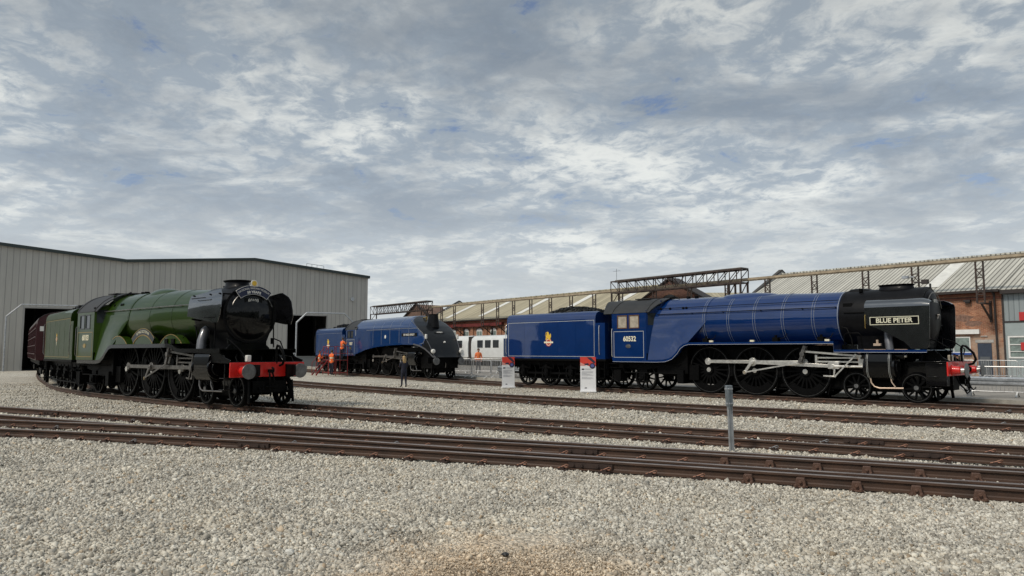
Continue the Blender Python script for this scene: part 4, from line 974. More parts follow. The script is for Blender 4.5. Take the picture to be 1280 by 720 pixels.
    m.tube([(fb+.24, -.06, .58), (fb+.3, -.04, .4), (fb+.2, .0, .32), (fb+.12, .05, .45)], .026, 6)
    m.build('coupling', FRAME, root)
    hose(root, [(fb+.02, .28, 1.3), (fb+.02, .28, 1.78), (fb+.06, .28, 1.86), (fb+.16, .28, 1.84), (fb+.36, .30, 1.62), (fb+.42, .30, 1.42), (fb+.34, .30, 1.28), (fb+.2, .29, 1.24)], .038)
    hose(root, [(fb+.0, -.35, .88), (fb+.12, -.36, .6), (fb+.3, -.36, .42), (fb+.38, -.34, .52), (fb+.36, -.33, .7)], .026)
    hose(root, [(fb+.0, .55, .88), (fb+.1, .56, .6), (fb+.24, .56, .42), (fb+.32, .54, .5)], .022)
    hose(root, [(smk1+.05, -.8, 2.1), (smk1+.4, -.85, 2.0), (smk1+.75, -.75, 1.75), (fb-.05, -.6, 1.38)], .02, 'front_pipe')
    hose(root, [(smk1+.05, .8, 2.1), (smk1+.4, .85, 2.0), (smk1+.75, .75, 1.75), (fb-.05, .6, 1.38)], .02, 'front_pipe')
    for yy_ in (((-.55, .55) if A2 else (-.62,))):
        m = MB(); m.box(fb-.14, fb+.0, yy_-.07, yy_+.07, 1.36, 1.56); m.build('lamp', LAMPW if not A2 else PALEGL, root, bevel=.02)
    m = MB()
    for yy_ in (-.62, -.2, .2, .62): m.bar((fb-.03, yy_, 1.34), (fb-.03, yy_, 1.52), .03, .03)
    m.build('lamp_iron', BLACK, root)
    # cab and tender
    if A2:
        cab(root, -8.53, -6.69, BLUE, WHITE, 1.28, 3.32, 3.96, -9.65, -6.15, [(-8.22, -7.68), (-7.58, -7.04)], '60532', .30, True)
        tender(root, -8.95, -15.42, BLUE, WHITE, (0, 0, 0), 0., 'early', 3.45)
    else:
        cab(root, -8.35, -6.55, GREEN, ORANGE, 1.33, 3.22, 3.98, -9.1, -5.9, [(-8.05, -7.55), (-7.45, -6.95)], '60103', .30, False, (2.55, 3.12))
        # tender swings on the curve about its front
        tb = tender(root, 0., -6.5, GREEN, ORANGE, (-8.75, 0, 0), -.135, 'late', 3.42, False)
        # commemorative headboard on the smokebox door
        m = MB(); r1, r0, aa, n = 1.02, .74, R(37), 18; zh = zc_-.11
        o1 = [(math.sin(-aa+2*aa*q/n)*r1, zh+math.cos(-aa+2*aa*q/n)*r1) for q in range(n+1)]; o2 = [(math.sin(aa-2*aa*q/n)*r0, zh+math.cos(aa-2*aa*q/n)*r0) for q in range(n+1)]
        m.prism(o1+o2, smk1+.16, smk1+.185, axis='x', mi=0); loop = o1+o2
        for p, q in zip(loop, loop[1:]+loop[:1]): m.bar((smk1+.186, p[0], p[1]), (smk1+.186, q[0], q[1]), .022, .008, mi=1)
        hb = m.build('headboard', [HBNAVY, LAMPW], root)
        text('NATIONAL RAILWAY MUSEUM', .088, (smk1+.19, 0, zh+.93), FRONT, LAMPW, hb, 'headboard_lettering', .003, .93, .92)
        text('50 YEARS', .11, (smk1+.19, 0, zh+.81), FRONT, LAMPW, hb, 'headboard_lettering', .003, .81, 1.05, .004)
        m = MB(); m.cyl((smk1+.16, 0, zh+r1+.07), (smk1+.19, 0, zh+r1+.07), .11, n=24, mi=0); m.cyl((smk1+.19, 0, zh+r1+.07), (smk1+.20, 0, zh+r1+.07), .08, n=20, mi=1)
        m.box(smk1+.16, smk1+.19, -.13, .13, zh+r1-.03, zh+r1+.02, 2); m.build('headboard_badge', [LAMPW, YELL, LAMPW], hb)
    return root
DARKG = mat('band_green', (.02, .04, .008), .35, 0, .5)
def _ior(m_, v):
    m_.node_tree.nodes['Principled BSDF'].inputs['Coat IOR'].default_value = v; return m_
SPIPE = mat('steam_pipe_grey', (.14, .14, .15), .3, .35, .4, .1, 5)
DEFL = _ior(mat('deflector_black', (.008, .0085, .010), .2, 0, 1., .1, 3, .05, 4), 2.1); NAMEC = mat('name_cream', (.75, .72, .55), .4, .2); HBNAVY = mat('headboard_navy', (.008, .014, .05), .35)
loco_a2 = pacific('A2', LA); tag(loco_a2, 'blue steam locomotive with white numerals 60532 and a long nameplate on its black front', 'steam locomotive', 'steam locomotives')
loco_a3 = pacific('A3', LG); tag(loco_a3, 'green steam locomotive with red buffer beam and a headboard on its black smokebox', 'steam locomotive', 'steam locomotives')
# ------------------------------------------------------------------ streamlined locomotive
def streamliner():
    root = empty('steam_locomotive', on(LF, .5), -LF[2])
    chassis(root, 2.21, 1.016, 1.82, -7.25, DSTEEL, True, 0, (1.85, 2.85), (.73, 1.65), False, False, R(-60))
    low = [(-8.35, 1.33), (-7.2, 1.36), (-6.1, 1.52), (-4.6, 1.80), (-2.8, 1.98), (-.75, 2.07), (1.2, 2.11), (2.6, 2.09), (3.25, 2.0), (3.8, 1.82), (4.3, 1.55), (4.65, 1.32), (4.9, 1.30)]
    wedge = [(1.2, 3.97), (1.8, 3.76), (2.4, 3.53), (3.0, 3.26), (3.5, 2.96), (3.95, 2.6), (4.32, 2.18), (4.62, 1.76), (4.82, 1.45), (4.94, 1.30)]
    def W(s_): return lerp_tab([(-6.6, 1.32), (1.2, 1.31), (2.3, 1.28), (3.2, 1.20), (4.0, 1.07), (4.94, .90)], s_)[0]
    st = [-6.62+.35*k for k in range(22)]+[1.2+.11*k for k in range(35)]
    rings = []; flat = []
    for x in st:
        w_ = W(x); zb = lerp_tab(low, x)[0]; zt = 3.99 if x < -2 else 3.99-(x+2)*.008
        half = []
        for q in range(6): half.append((w_-.02*(q/5), zb+(3.05-zb)*q/5))
        for q in range(1, 13):
            a = math.pi/2*q/12; half.append((math.cos(a)**.85*(w_-.02), 3.05+(zt-3.05)*math.sin(a)))
        fl = []; hh = []
        for (yv, z) in half:
            zw = lerp_tab(wedge, x+.22*(yv/1.2)**2)[0] if x > 1. else 9
            fl.append(z > zw-.0); hh.append((yv, max(zb, min(z, zw))))
        full = [(x, -a, b) for a, b in hh]+[(x, a, b) for a, b in hh[-2::-1]]
        rings.append(full); flat.append(fl+fl[-2::-1])
    def bnd(z): return lerp_tab([(1.2, 2.9), (1.9, 3.3), (2.1, 3.65), (2.4, 3.85), (2.8, 3.58), (3.2, 3.15), (3.6, 2.55), (4.1, 1.0)], z)[0]
    def mif(i, k):
        p, q = rings[i][k], rings[i+1][(k+1) % len(rings[0])]
        if flat[i][k] and flat[i+1][k]: return 1
        return 1 if (p[0]+q[0])/2 > bnd((p[2]+q[2])/2) else 0
    m = MB(); m.loft(rings, False, False, mif=mif)
    n = len(rings[0]); m.add(rings[0], [tuple(range(n))], 0)
    casing = m.build('casing', [BLUE4, A4GREY], root, ang=28)
    # skirt plates below the side sheets, and the edge strip
    for sd_ in (-1, 1):
        m = MB(); pts = [p for p in low]
        for a, b in zip(pts, pts[1:]):
            ya, yb_ = sd_*(W(a[0])+.004), sd_*(W(b[0])+.004)
            m.add([(a[0], ya, a[1]-.03), (b[0], yb_, b[1]-.03), (b[0], yb_, b[1]+.05), (a[0], ya, a[1]+.05), (a[0], ya+sd_*.03, a[1]-.03), (b[0], yb_+sd_*.03, b[1]-.03), (b[0], yb_+sd_*.03, b[1]+.05), (a[0], ya+sd_*.03, a[1]+.05)],
                  [(0,1,2,3),(7,6,5,4),(0,4,5,1),(3,2,6,7),(0,3,7,4),(1,5,6,2)], 1 if b[0] > 2.6 else 0)
        m.build('skirt', [BLUE4, SPIPE], casing)
        m = MB()
        for x in (-3.47, -2.1, -.75, .65, 2.0):
            zb = lerp_tab(low, x)[0]+.08; y = sd_*(W(x)+.003)
            m.box(x-.010, x+.010, y-sd_*.01, y, zb, 3.05)
            pr = [(math.cos(a)**.85*(W(x)-.02)+.004, 3.05+(3.97-3.05)*math.sin(a)+.004) for a in [math.pi/2*q/8 for q in range(9)]]
            for p, q in zip(pr, pr[1:]): m.bar((x, sd_*p[0], p[1]), (x, sd_*q[0], q[1]), .016, .006)
        zl = 3.12
        m.bar((-4.6, sd_*(W(0)+.001), zl), (1.2, sd_*(W(1.2)-.002), zl), .008, .02); m.bar((1.2, sd_*(W(1.2)-.002), zl), (3.05, sd_*(W(3.05)+.0), zl-.03), .008, .02)
        ed = [(3.58, 2.8), (3.83, 2.45), (3.66, 2.16), (3.3, 2.10)]
        pp = [(3.05, zl-.03)]+ed
        for a, b in zip(pp, pp[1:]): m.bar((a[0], sd_*(W(a[0])+.001), a[1]), (b[0], sd_*(W(b[0])+.001), b[1]), .008, .02)
        m.build('casing_line', GALV, casing)
        m = MB(); pr = [(x, W(x)) for x in (1.8, 2.4, 3.0, 3.4, 3.8, 4.2, 4.5, 4.75)]
        pr = [(x, w_, lerp_tab(wedge, x+.22*(w_/1.2)**2)[0]) for x, w_ in pr]
        pr = [(x, w_ if z < 3.05 else math.cos(math.asin(min(1, (z-3.05)/.93)))**.85*(w_-.02), z) for x, w_, z in pr]
        for a, b in zip(pr, pr[1:]): m.bar((a[0], sd_*(a[1]+.0), a[2]+.005), (b[0], sd_*(b[1]+.0), b[2]+.005), .035, .02)
        m.build('nose_edge', SPIPE, casing)
        xa, xb = 1.05, 3.0
        m = MB(); P0 = Vector((xa, sd_*(W(xa)+.006), 2.70)); P1 = Vector((xb, sd_*(W(xb)+.02), 2.70)); m.bar(P0, P1, .02, .20)
        npl = m.build('nameplate', BLACK, casing); mid = (P0+P1)/2; rz_ = math.atan2(P1.y-P0.y, P1.x-P0.x)
        text('SIR NIGEL GRESLEY', .17, mid+Vector((0, sd_*.014, 0)), (math.pi/2, 0, rz_ if sd_ < 0 else rz_+math.pi), LAMPW, npl, 'name_lettering', .003, None, 1.0, .002)
        m = MB(); m.cyl((-1.45, sd_*1.312, 2.62), (-1.45, sd_*1.322, 2.62), .12, n=20); m.build('badge', LAMPW, casing)
        m = MB(); m.box(3.92, 4.06, sd_*(1.05), sd_*1.17, 2.42, 2.70); m.build('lamp', LAMPW, root, bevel=.03)
    m = MB(); rings = []
    for z, a, b in ((3.15, .50, .30), (3.8, .42, .24), (3.95, .40, .23), (3.98, .43, .26), (4.0, .43, .26), (4.0, .34, .16), (3.9, .32, .15)):
        rings.append([(2.85+math.copysign(abs(math.cos(t))**.6, math.cos(t))*a, math.sin(t)*b, z) for t in [2*math.pi*k/28 for k in range(28)]])
    m.loft(rings, True, True); m.build('chimney', SMOKE, root, ang=45)
    m = MB(); m.cyl((1.95, -.0, 3.65), (1.95, 0, 3.9), .06, n=12); m.cyl((1.75, -.12, 3.8), (2.1, -.12, 3.8), .04, n=12); m.build('whistle', BRASS, root)
    # number plate and fittings on the nose: laid on the wedge slope
    x0, z0 = 3.58, lerp_tab(wedge, 3.58)[0]; x1, z1 = 3.78, lerp_tab(wedge, 3.78)[0]; sl_ = math.atan2(z0-z1, x1-x0); nrm = Vector((math.sin(sl_), 0, math.cos(sl_)))
    c0 = Vector(((x0+x1)/2, 0, (z0+z1)/2))+nrm*.012; dv = Vector((x1-x0, 0, z1-z0)).normalized()
    m = MB(); ov = []
    for k in range(24):
        t = 2*math.pi*k/24; ov.append(c0+Vector((0, math.copysign(abs(math.cos(t))**.6, math.cos(t))*.36, 0))+dv*(-math.sin(t)*.12))
    m.add([tuple(p) for p in ov]+[tuple(p+nrm*.012) for p in ov], [tuple(range(24)), tuple(range(47, 23, -1))]+[(i, i+24, (i+1) % 24+24, (i+1) % 24) for i in range(24)])
    npl = m.build('number_plate', BLACK, casing)
    text('60007', .17, c0+nrm*.016, (sl_, 0, math.pi/2), LAMPW, npl, 'plate_number', .003)
    m = MB(); xx, zz = 4.3, lerp_tab(wedge, 4.3)[0]; m.cyl((xx, 0, zz), (xx+.06, 0, zz+.04), .06, n=14); m.build('nose_badge', LAMPW, casing)
    m = MB(); m.box(4.42, 4.47, -1.22, 1.22, .92, 1.30); m.prism([(3.0, .6), (4.45, .62), (4.45, 1.3), (2.4, 1.34)], -.9, .9); m.prism([(-2.8, 1.2), (4.3, 1.2), (4.0, 1.55), (3.2, 1.9), (-2.8, 1.9)], -.85, .85); m.box(3.7, 4.1, -.34, .34, .45, .9)
    for yy_ in (-.5, .5): m.bar((4.12, yy_, .95), (4.3, yy_, .95), .1, .12)
    m.build('buffer_beam', FRAME, root, bevel=.01)
    buffer_pair(root, 4.50, 1.06, FRAME)
    for yy_ in (-.98, .98):
        m = MB(); m.lathe([(0, .11), (.02, .13), (.12, .13), (.16, .09)], (4.62, yy_, 1.66), 'x', 20); m.build('lamp', LAMPW, root)
    m = MB(); m.bar((4.2, 0, 1.06), (4.45, 0, 1.06), .06, .1); m.tube([(4.4, 0, 1.03), (4.5, 0, .9), (4.45, 0, .65)], .035, 6); m.build('coupling', DSTEEL, root)
    hose(root, [(4.2, .3, 1.0), (4.35, .3, .75), (4.5, .3, .55), (4.52, .3, .75)], .03)
    hose(root, [(4.2, -.3, 1.0), (4.35, -.3, .75), (4.45, -.3, .5), (4.5, -.28, .68)], .03)
    cab(root, -8.4, -6.6, BLUE4, WHITE, 1.33, 3.22, 3.98, -9.2, -6.0, [(-8.1, -7.6), (-7.5, -7.0)], '60007', .28, False, (2.62, 3.14))
    m = MB()
    for sd_ in (-1, 1):
        A_, B_ = Vector((-6.59, sd_*1.325, 0)), Vector((-6.17, sd_*.81, 0))
        q = [A_.lerp(B_, .06)+Vector((.0, sd_*.01, 2.78)), A_.lerp(B_, .94)+Vector((0, sd_*.01, 2.78)), A_.lerp(B_, .94)+Vector((0, sd_*.01, 3.38)), A_.lerp(B_, .06)+Vector((0, sd_*.01, 3.30))]
        for a, b in zip(q, q[1:]+q[:1]): m.bar(a, b, .02, .045)
    m.build('look_out_frame', WHITE, root)
    tender(root, -8.7, -15.0, BLUE4, GALV, (0, 0, 0), 0., 'early', 3.40, False)
    return root
loco_a4 = streamliner(); tag(loco_a4, 'blue streamlined steam locomotive with a dark wedge-shaped nose, by the red steps', 'steam locomotive', 'steam locomotives')

# ------------------------------------------------------------------ maroon coach behind the green tender
def van():
    c0 = Vector((-23.3, 38.6, 0)); c1 = Vector((-34.2, 54.6, 0)); d = (c1-c0); L = d.length; rz = math.atan2(d.y, d.x)
    root = empty('railway_coach', c0, rz); tag(root, 'maroon coach behind the green tender, half inside the shed doorway', 'coach')
    # local +x runs away from the camera, the camera side is +y
    m = MB(); n = 10; half = [(1.36, 1.2), (1.40, 1.6), (1.40, 2.9), (1.36, 3.2)]
    arc = [(math.cos(a)*1.36, 3.2+.55*math.sin(a)) for a in [math.pi*k/n for k in range(1, n)]]
    sec = half+arc+[(-a, b) for a, b in half[::-1]]
    m.loft([[(0, a, b) for a, b in sec], [(L, a, b) for a, b in sec]], True, True); m.build('coach_body', MAROON, root, ang=30)
    m = MB(); m.loft([[(x, a*1.01, b+.012) for a, b in [(1.36, 3.2)]+arc+[(-1.36, 3.2)]]+[(x, a, b) for a, b in ([(1.36, 3.2)]+arc+[(-1.36, 3.2)])[::-1]] for x in (-.05, L+.05)], True, True); m.build('coach_roof', mat('coach_roof', (.10, .09, .09), .6, 0, 0, .2, 3), root)
    m = MB()
    for z in (1.5, 1.95, 2.4, 2.85): m.box(.1, L-.1, 1.395, 1.425, z, z+.05)
    for k in range(14): m.box(.3+k*1.35, .36+k*1.35, 1.395, 1.43, 1.25, 3.1)
    m.build('body_ribs', MAROON, root)
    m = MB()
    for k in range(6): m.box(1.0+k*3., 2.1+k*3., 1.40, 1.41, 2.45, 2.82)
    m.build('window', GLASS, root)
    m = MB(); m.box(.1, L-.1, -1.2, 1.2, .95, 1.18)
    for s_ in (-1, 1): m.bar((0, s_*.45, 1.2), (0, s_*.45, 3.3), .05, .10); m.lathe([(-.5, .2), (-.45, .2), (-.44, .08), (-.1, .1), (0, .14)], (0, s_*.865, 1.06), 'x', 20)
    m.build('coach_underframe', FRAME, root)
    for a in (2., 4.6, L-4.6, L-2.):
        for s_ in (-1, 1): wheel('coach_wheel', .46, 10, root, a, s_, 0.)
    m = MB()
    for a in (3.3, L-3.3):
        for s_ in (-1, 1): m.box(a-1.8, a+1.8, s_*.98, s_*1.06, .45, .75)
    m.build('bogie', FRAME, root, bevel=.02)
    m = MB(); m.cyl((-.02, .35, 2.5), (-.09, .35, 2.5), .07, n=12); m.box(-.03, .0, 1.05, 1.25, 2.7, 2.95); m.build('end_lamp', LAMPW, root)
van()

# ------------------------------------------------------------------ engine shed (left)
def stripes_mat(name, c, c2, per, rough=.6, axis=0, w_=.12, metal=.0, var=.12):
    m = bpy.data.materials.new(name); m.use_nodes = True; t = m.node_tree; b = t.nodes['Principled BSDF']; L = t.links.new
    co = t.nodes.new('ShaderNodeTexCoord'); sp = t.nodes.new('ShaderNodeSeparateXYZ'); L(co.outputs['Object'], sp.inputs[0])
    d = t.nodes.new('ShaderNodeMath'); d.operation = 'DIVIDE'; L(sp.outputs[axis], d.inputs[0]); d.inputs[1].default_value = per
    fr_ = t.nodes.new('ShaderNodeMath'); fr_.operation = 'FRACT'; L(d.outputs[0], fr_.inputs[0])
    mr = t.nodes.new('ShaderNodeMapRange'); L(fr_.outputs[0], mr.inputs[0]); mr.inputs[1].default_value = w_; mr.inputs[2].default_value = w_+.08
    fl = t.nodes.new('ShaderNodeMath'); fl.operation = 'FLOOR'; L(d.outputs[0], fl.inputs[0])
    wn = t.nodes.new('ShaderNodeTexWhiteNoise'); wn.noise_dimensions = '1D'; L(fl.outputs[0], wn.inputs['W'])
    n = t.nodes.new('ShaderNodeTexNoise'); n.inputs['Scale'].default_value = .6; n.inputs['Detail'].default_value = 8; n.inputs['Roughness'].default_value = .7
    mp = t.nodes.new('ShaderNodeMapping'); mp.inputs[3].default_value = (2.5, 1, .35) if axis == 0 else (1, 1, 1); L(co.outputs['Object'], mp.inputs[0]); L(mp.outputs[0], n.inputs[0])
    ad = t.nodes.new('ShaderNodeMath'); ad.operation = 'MULTIPLY_ADD'; L(wn.outputs[0], ad.inputs[0]); ad.inputs[1].default_value = var; ad.inputs[2].default_value = 1-var
    ad2 = t.nodes.new('ShaderNodeMath'); ad2.operation = 'MULTIPLY_ADD'; L(n.outputs['Fac'], ad2.inputs[0]); ad2.inputs[1].default_value = .5; ad2.inputs[2].default_value = .76
    mu = t.nodes.new('ShaderNodeMath'); mu.operation = 'MULTIPLY'; L(ad.outputs[0], mu.inputs[0]); L(ad2.outputs[0], mu.inputs[1])
    mx = t.nodes.new('ShaderNodeMix'); mx.data_type = 'RGBA'; L(mr.outputs[0], mx.inputs[0]); mx.inputs[6].default_value = (*c2, 1); mx.inputs[7].default_value = (*c, 1)
    s_ = t.nodes.new('ShaderNodeVectorMath'); s_.operation = 'SCALE'; L(mx.outputs[2], s_.inputs[0]); L(mu.outputs[0], s_.inputs['Scale']); L(s_.outputs[0], b.inputs['Base Color'])
    b.inputs['Roughness'].default_value = rough; b.inputs['Metallic'].default_value = metal
    bp = t.nodes.new('ShaderNodeBump'); bp.inputs['Distance'].default_value = .05; bp.inputs['Strength'].default_value = .5; L(mr.outputs[0], bp.inputs['Height']); L(bp.outputs[0], b.inputs['Normal'])
    return m
CLAD = stripes_mat('shed_cladding', (.43, .42, .39), (.30, .295, .28), .50, .55, 0, .10)
TRIM = mat('shed_trim', (.018, .030, .030), .5)
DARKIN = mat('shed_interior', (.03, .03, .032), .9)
SHED = (-46., 69., 0.5468)                     # local x along the front wall, y into the shed
shed = empty('engine_shed', (SHED[0], SHED[1], 0), SHED[2]); tag(shed, 'grey metal-clad engine shed with zigzag roofline and open doorways', 'shed')
roofl = [(-16.5, 10.6), (-4.0, 11.72), (8.44, 10.62), (20.84, 11.58), (33.87, 10.30)]
def zroof(x): return lerp_tab(roofl, x)[0]
doors = [(.15, 4.75, 5.69), (11.6, 16.2, 5.65), (24.6, 29.0, 5.62)]
m = MB(); xs = sorted([-16.5, -4.0, 8.44, 20.84, 33.87]+[v for d in doors for v in d[:2]])
for a, b in zip(xs, xs[1:]):
    zb = -.25
    for d in doors:
        if a >= d[0]-.01 and b <= d[1]+.01: zb = d[2]
    m.prism([(a, zb), (b, zb), (b, zroof(b)), (a, zroof(a))], 0, .25)
m.build('front_wall', CLAD, shed, smooth=False)
m = MB(); m.box(33.62, 33.87, .25, 45, -.25, 10.3); m.box(-16.5, -16.3, .25, 45, -.25, 10.6); m.build('side_wall', stripes_mat('shed_cladding_side', (.43, .42, .40), (.31, .305, .29), .50, .55, 1, .10), shed, smooth=False)
m = MB()
for (a, za), (b, zb) in zip(roofl, roofl[1:]): m.add([(a, -.25, za+.02), (b, -.25, zb+.02), (b, 45, zb+.02), (a, 45, za+.02), (a, -.25, za+.17), (b, -.25, zb+.17), (b, 45, zb+.17), (a, 45, za+.17)], [(0,3,2,1),(4,5,6,7),(0,1,5,4),(2,3,7,6)])
rf = m.build('shed_roof', mat('shed_roof_grey', (.16, .17, .17), .6), shed, smooth=False)
m = MB()
for (a, za), (b, zb) in zip(roofl, roofl[1:]): m.bar((a, -.30, za+.05), (b, -.30, zb+.05), .10, .30)
m.bar((33.95, -.3, 10.35), (33.95, 45, 10.35), .16, .30)
m.build('fascia', TRIM, rf, smooth=False)
m = MB()
for x in (24., 24.6, 25.2, 26.): m.bar((x+3, 1.5, zroof(x+3)+.1), (x+3, 1.5, zroof(x+3)+.75), .05, .05)
m.bar((27, 1.5, zroof(27)+.75), (29, 1.5, zroof(29)+.78), .05, .05); m.build('roof_handrail', GALV, rf)
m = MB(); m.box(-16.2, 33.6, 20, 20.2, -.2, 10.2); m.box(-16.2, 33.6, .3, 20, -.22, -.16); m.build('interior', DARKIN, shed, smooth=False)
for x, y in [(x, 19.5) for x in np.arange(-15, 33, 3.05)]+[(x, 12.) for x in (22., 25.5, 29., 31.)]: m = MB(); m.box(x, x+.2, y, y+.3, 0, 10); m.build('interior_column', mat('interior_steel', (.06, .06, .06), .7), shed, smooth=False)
for d in doors:
    m = MB(); m.box(d[0]-.12, d[0], -.05, .3, -.2, d[2]+.14); m.box(d[1], d[1]+.12, -.05, .3, -.2, d[2]+.14); m.box(d[0], d[1], -.05, .3, d[2], d[2]+.14); m.build('door_frame', mat('door_trim', (.30, .30, .29), .55), shed, bevel=.01)
m = MB(); m.cyl((31.96, -.02, 7.68), (31.96, -.25, 7.68), .22, n=18); m.build('wall_lamp', GALV, shed)
def goalpost(x0, x1, h, y, label):
    r = empty('loading_gauge', shed.matrix_basis @ Vector(((x0+x1)/2, y, 0)), SHED[2]); tag(r, label, 'loading gauge', 'pipe frames before the shed doors'); hw = (x1-x0)/2
    for s_ in (-1, 1):
        m = MB(); m.tube([(s_*hw, 0, -.22), (s_*hw, 0, h-1.15)], .075, 10); m.cyl((s_*hw, 0, -.2), (s_*hw, 0, -.16), .18, n=12); m.build('post', GALV, r)
        m = MB(); m.tube([(s_*hw, 0, h-1.15), (s_*(hw-1.15), 0, h)], .075, 10); m.build('corner_brace', GALV, r)
    m = MB(); m.tube([(-hw+1.15, 0, h), (hw-1.15, 0, h)], .075, 10); m.build('crossbar', GALV, r)
import mathutils
shed.matrix_basis = mathutils.Matrix.Translation((SHED[0], SHED[1], 0)) @ mathutils.Matrix.Rotation(SHED[2], 4, 'Z')
goalpost(-1.2, 6.4, 5.95, -1.3, 'pale pipe frame before the shed doorway with the maroon coach')
def bollard(p, h, label, two=True):
    m = MB(); m.cyl((0, 0, 0), (0, 0, h), .17, n=20); m.lathe([(h, .17), (h+.03, .15), (h+.05, .08)], axis='z', n=20); o = m.build('bollard', mat('bollard_yellow', (.62, .42, .03), .5, 0, .2, .15, 3)); o.location = p; tag(o, label, 'bollard', 'yellow bollards')
bollard(shed.matrix_basis @ Vector((-1.75, -.8, -.2)), 2.3, 'thick yellow bollard at the corner of the shed doorway')
g2 = empty('loading_gauge', (-18.0, 71., 0), .45); tag(g2, 'pale pipe frame arching over the blue streamlined tender', 'loading gauge', 'pipe frames before the shed doors')
for s_ in (-1, 1):
    m = MB(); m.tube([(s_*2.75, 0, -.2), (s_*2.75, 0, 4.35)], .075, 10); m.cyl((s_*2.75, 0, -.2), (s_*2.75, 0, -.16), .18, n=12); m.build('post', GALV, g2)
    m = MB(); m.tube([(s_*2.75, 0, 4.35), (s_*1.8, 0, 5.3)], .075, 10); m.build('corner_brace', GALV, g2)
m = MB(); m.tube([(-1.8, 0, 5.3), (1.8, 0, 5.3)], .075, 10); m.build('crossbar', GALV, g2)
m = MB(); m.box(-2.95, -2.75, -.12, .12, 1.35, 1.7); m.build('junction_box', GALV, g2)

# ------------------------------------------------------------------ long brick workshop (right, running away to the left)
def brick_mat(name):
    m = bpy.data.materials.new(name); m.use_nodes = True; t = m.node_tree; b = t.nodes['Principled BSDF']; L = t.links.new
    co = t.nodes.new('ShaderNodeTexCoord'); sp = t.nodes.new('ShaderNodeSeparateXYZ'); L(co.outputs['Object'], sp.inputs[0]); cb = t.nodes.new('ShaderNodeCombineXYZ')
    ad = t.nodes.new('ShaderNodeMath'); ad.operation = 'ADD'; L(sp.outputs[0], ad.inputs[0]); L(sp.outputs[1], ad.inputs[1]); L(ad.outputs[0], cb.inputs[0]); L(sp.outputs[2], cb.inputs[1])
    br = t.nodes.new('ShaderNodeTexBrick'); L(cb.outputs[0], br.inputs[0]); br.inputs['Scale'].default_value = 1.; br.inputs['Brick Width'].default_value = .23; br.inputs['Row Height'].default_value = .078; br.inputs['Mortar Size'].default_value = .011
    br.inputs['Color1'].default_value = (.34, .115, .055, 1); br.inputs['Color2'].default_value = (.52, .23, .12, 1); br.inputs['Mortar'].default_value = (.42, .33, .25, 1); br.inputs['Bias'].default_value = -.1
    n = t.nodes.new('ShaderNodeTexNoise'); n.inputs['Scale'].default_value = 1.1; n.inputs['Detail'].default_value = 8; n.inputs['Roughness'].default_value = .72; L(co.outputs['Object'], n.inputs[0])
    cr = t.nodes.new('ShaderNodeValToRGB'); L(n.outputs['Fac'], cr.inputs[0]); e = cr.color_ramp.elements; e[0].position = .36; e[0].color = (.48, .46, .45, 1); e[1].position = .66; e[1].color = (1.15, 1.12, 1.08, 1)
    mu = t.nodes.new('ShaderNodeVectorMath'); mu.operation = 'MULTIPLY'; L(br.outputs['Color'], mu.inputs[0]); L(cr.outputs[0], mu.inputs[1])
    # pale repointed band in the lower part
    n2 = t.nodes.new('ShaderNodeTexNoise'); n2.inputs['Scale'].default_value = 1.7; n2.inputs['Detail'].default_value = 7; L(co.outputs['Object'], n2.inputs[0])
    zz = t.nodes.new('ShaderNodeMapRange'); L(sp.outputs[2], zz.inputs[0]); zz.inputs[1].default_value = 3.7; zz.inputs[2].default_value = 2.6; zz.inputs[3].default_value = -.25; zz.inputs[4].default_value = .22
    a2 = t.nodes.new('ShaderNodeMath'); L(n2.outputs['Fac'], a2.inputs[0]); L(zz.outputs[0], a2.inputs[1])
    m3 = t.nodes.new('ShaderNodeMapRange'); L(a2.outputs[0], m3.inputs[0]); m3.inputs[1].default_value = .58; m3.inputs[2].default_value = .74; m3.inputs[4].default_value = .6
    mx = t.nodes.new('ShaderNodeMix'); mx.data_type = 'RGBA'; L(m3.outputs[0], mx.inputs[0]); L(mu.outputs[0], mx.inputs[6]); mx.inputs[7].default_value = (.44, .35, .27, 1)
    L(mx.outputs[2], b.inputs['Base Color']); b.inputs['Roughness'].default_value = .9
    bp = t.nodes.new('ShaderNodeBump'); bp.inputs['Distance'].default_value = .01; bp.inputs['Strength'].default_value = .6; L(br.outputs['Fac'], bp.inputs['Height']); bp.invert = True; L(bp.outputs[0], b.inputs['Normal'])
    return m
BRICK = brick_mat('workshop_brick')
ROOF1 = stripes_mat('cement_roof_weathered', (.44, .39, .27), (.31, .27, .19), .53, .8, 0, .14, 0, .26)
ROOF2 = stripes_mat('cement_roof_pale', (.56, .545, .48), (.20, .19, .165), .31, .75, 0, .24, 0, .22)
RLIGHT = mat('roof_light', (.72, .71, .66), .5, 0, 0, .1, 2)
WHITEP = mat('white_frame', (.78, .77, .74), .5, 0, 0, .06, 4); CURT = mat('curtained_glass', (.22, .27, .25), .18, 0, .5, .25, 6)
STONE = mat('stone_lintel', (.42, .40, .37), .8, 0, 0, .15, 4)
GREYCL = stripes_mat('grey_sheeting', (.30, .34, .35), (.20, .23, .24), .30, .5, 0, .14); GUT = mat('gutter_dark', (.035, .028, .026), .6); MARB = mat('maroon_beam', (.14, .022, .018), .6, 0, 0, .25, 2)
WS = Vector((31.6, 48., 0)); WRZ = -.9095
def wloc(x, y=0., z=0.): return WS+Vector((math.cos(WRZ)*x-math.sin(WRZ)*y, math.sin(WRZ)*x+math.cos(WRZ)*y, z))
EZ, RZ_, RY = 5.70, 8.68, 6.5
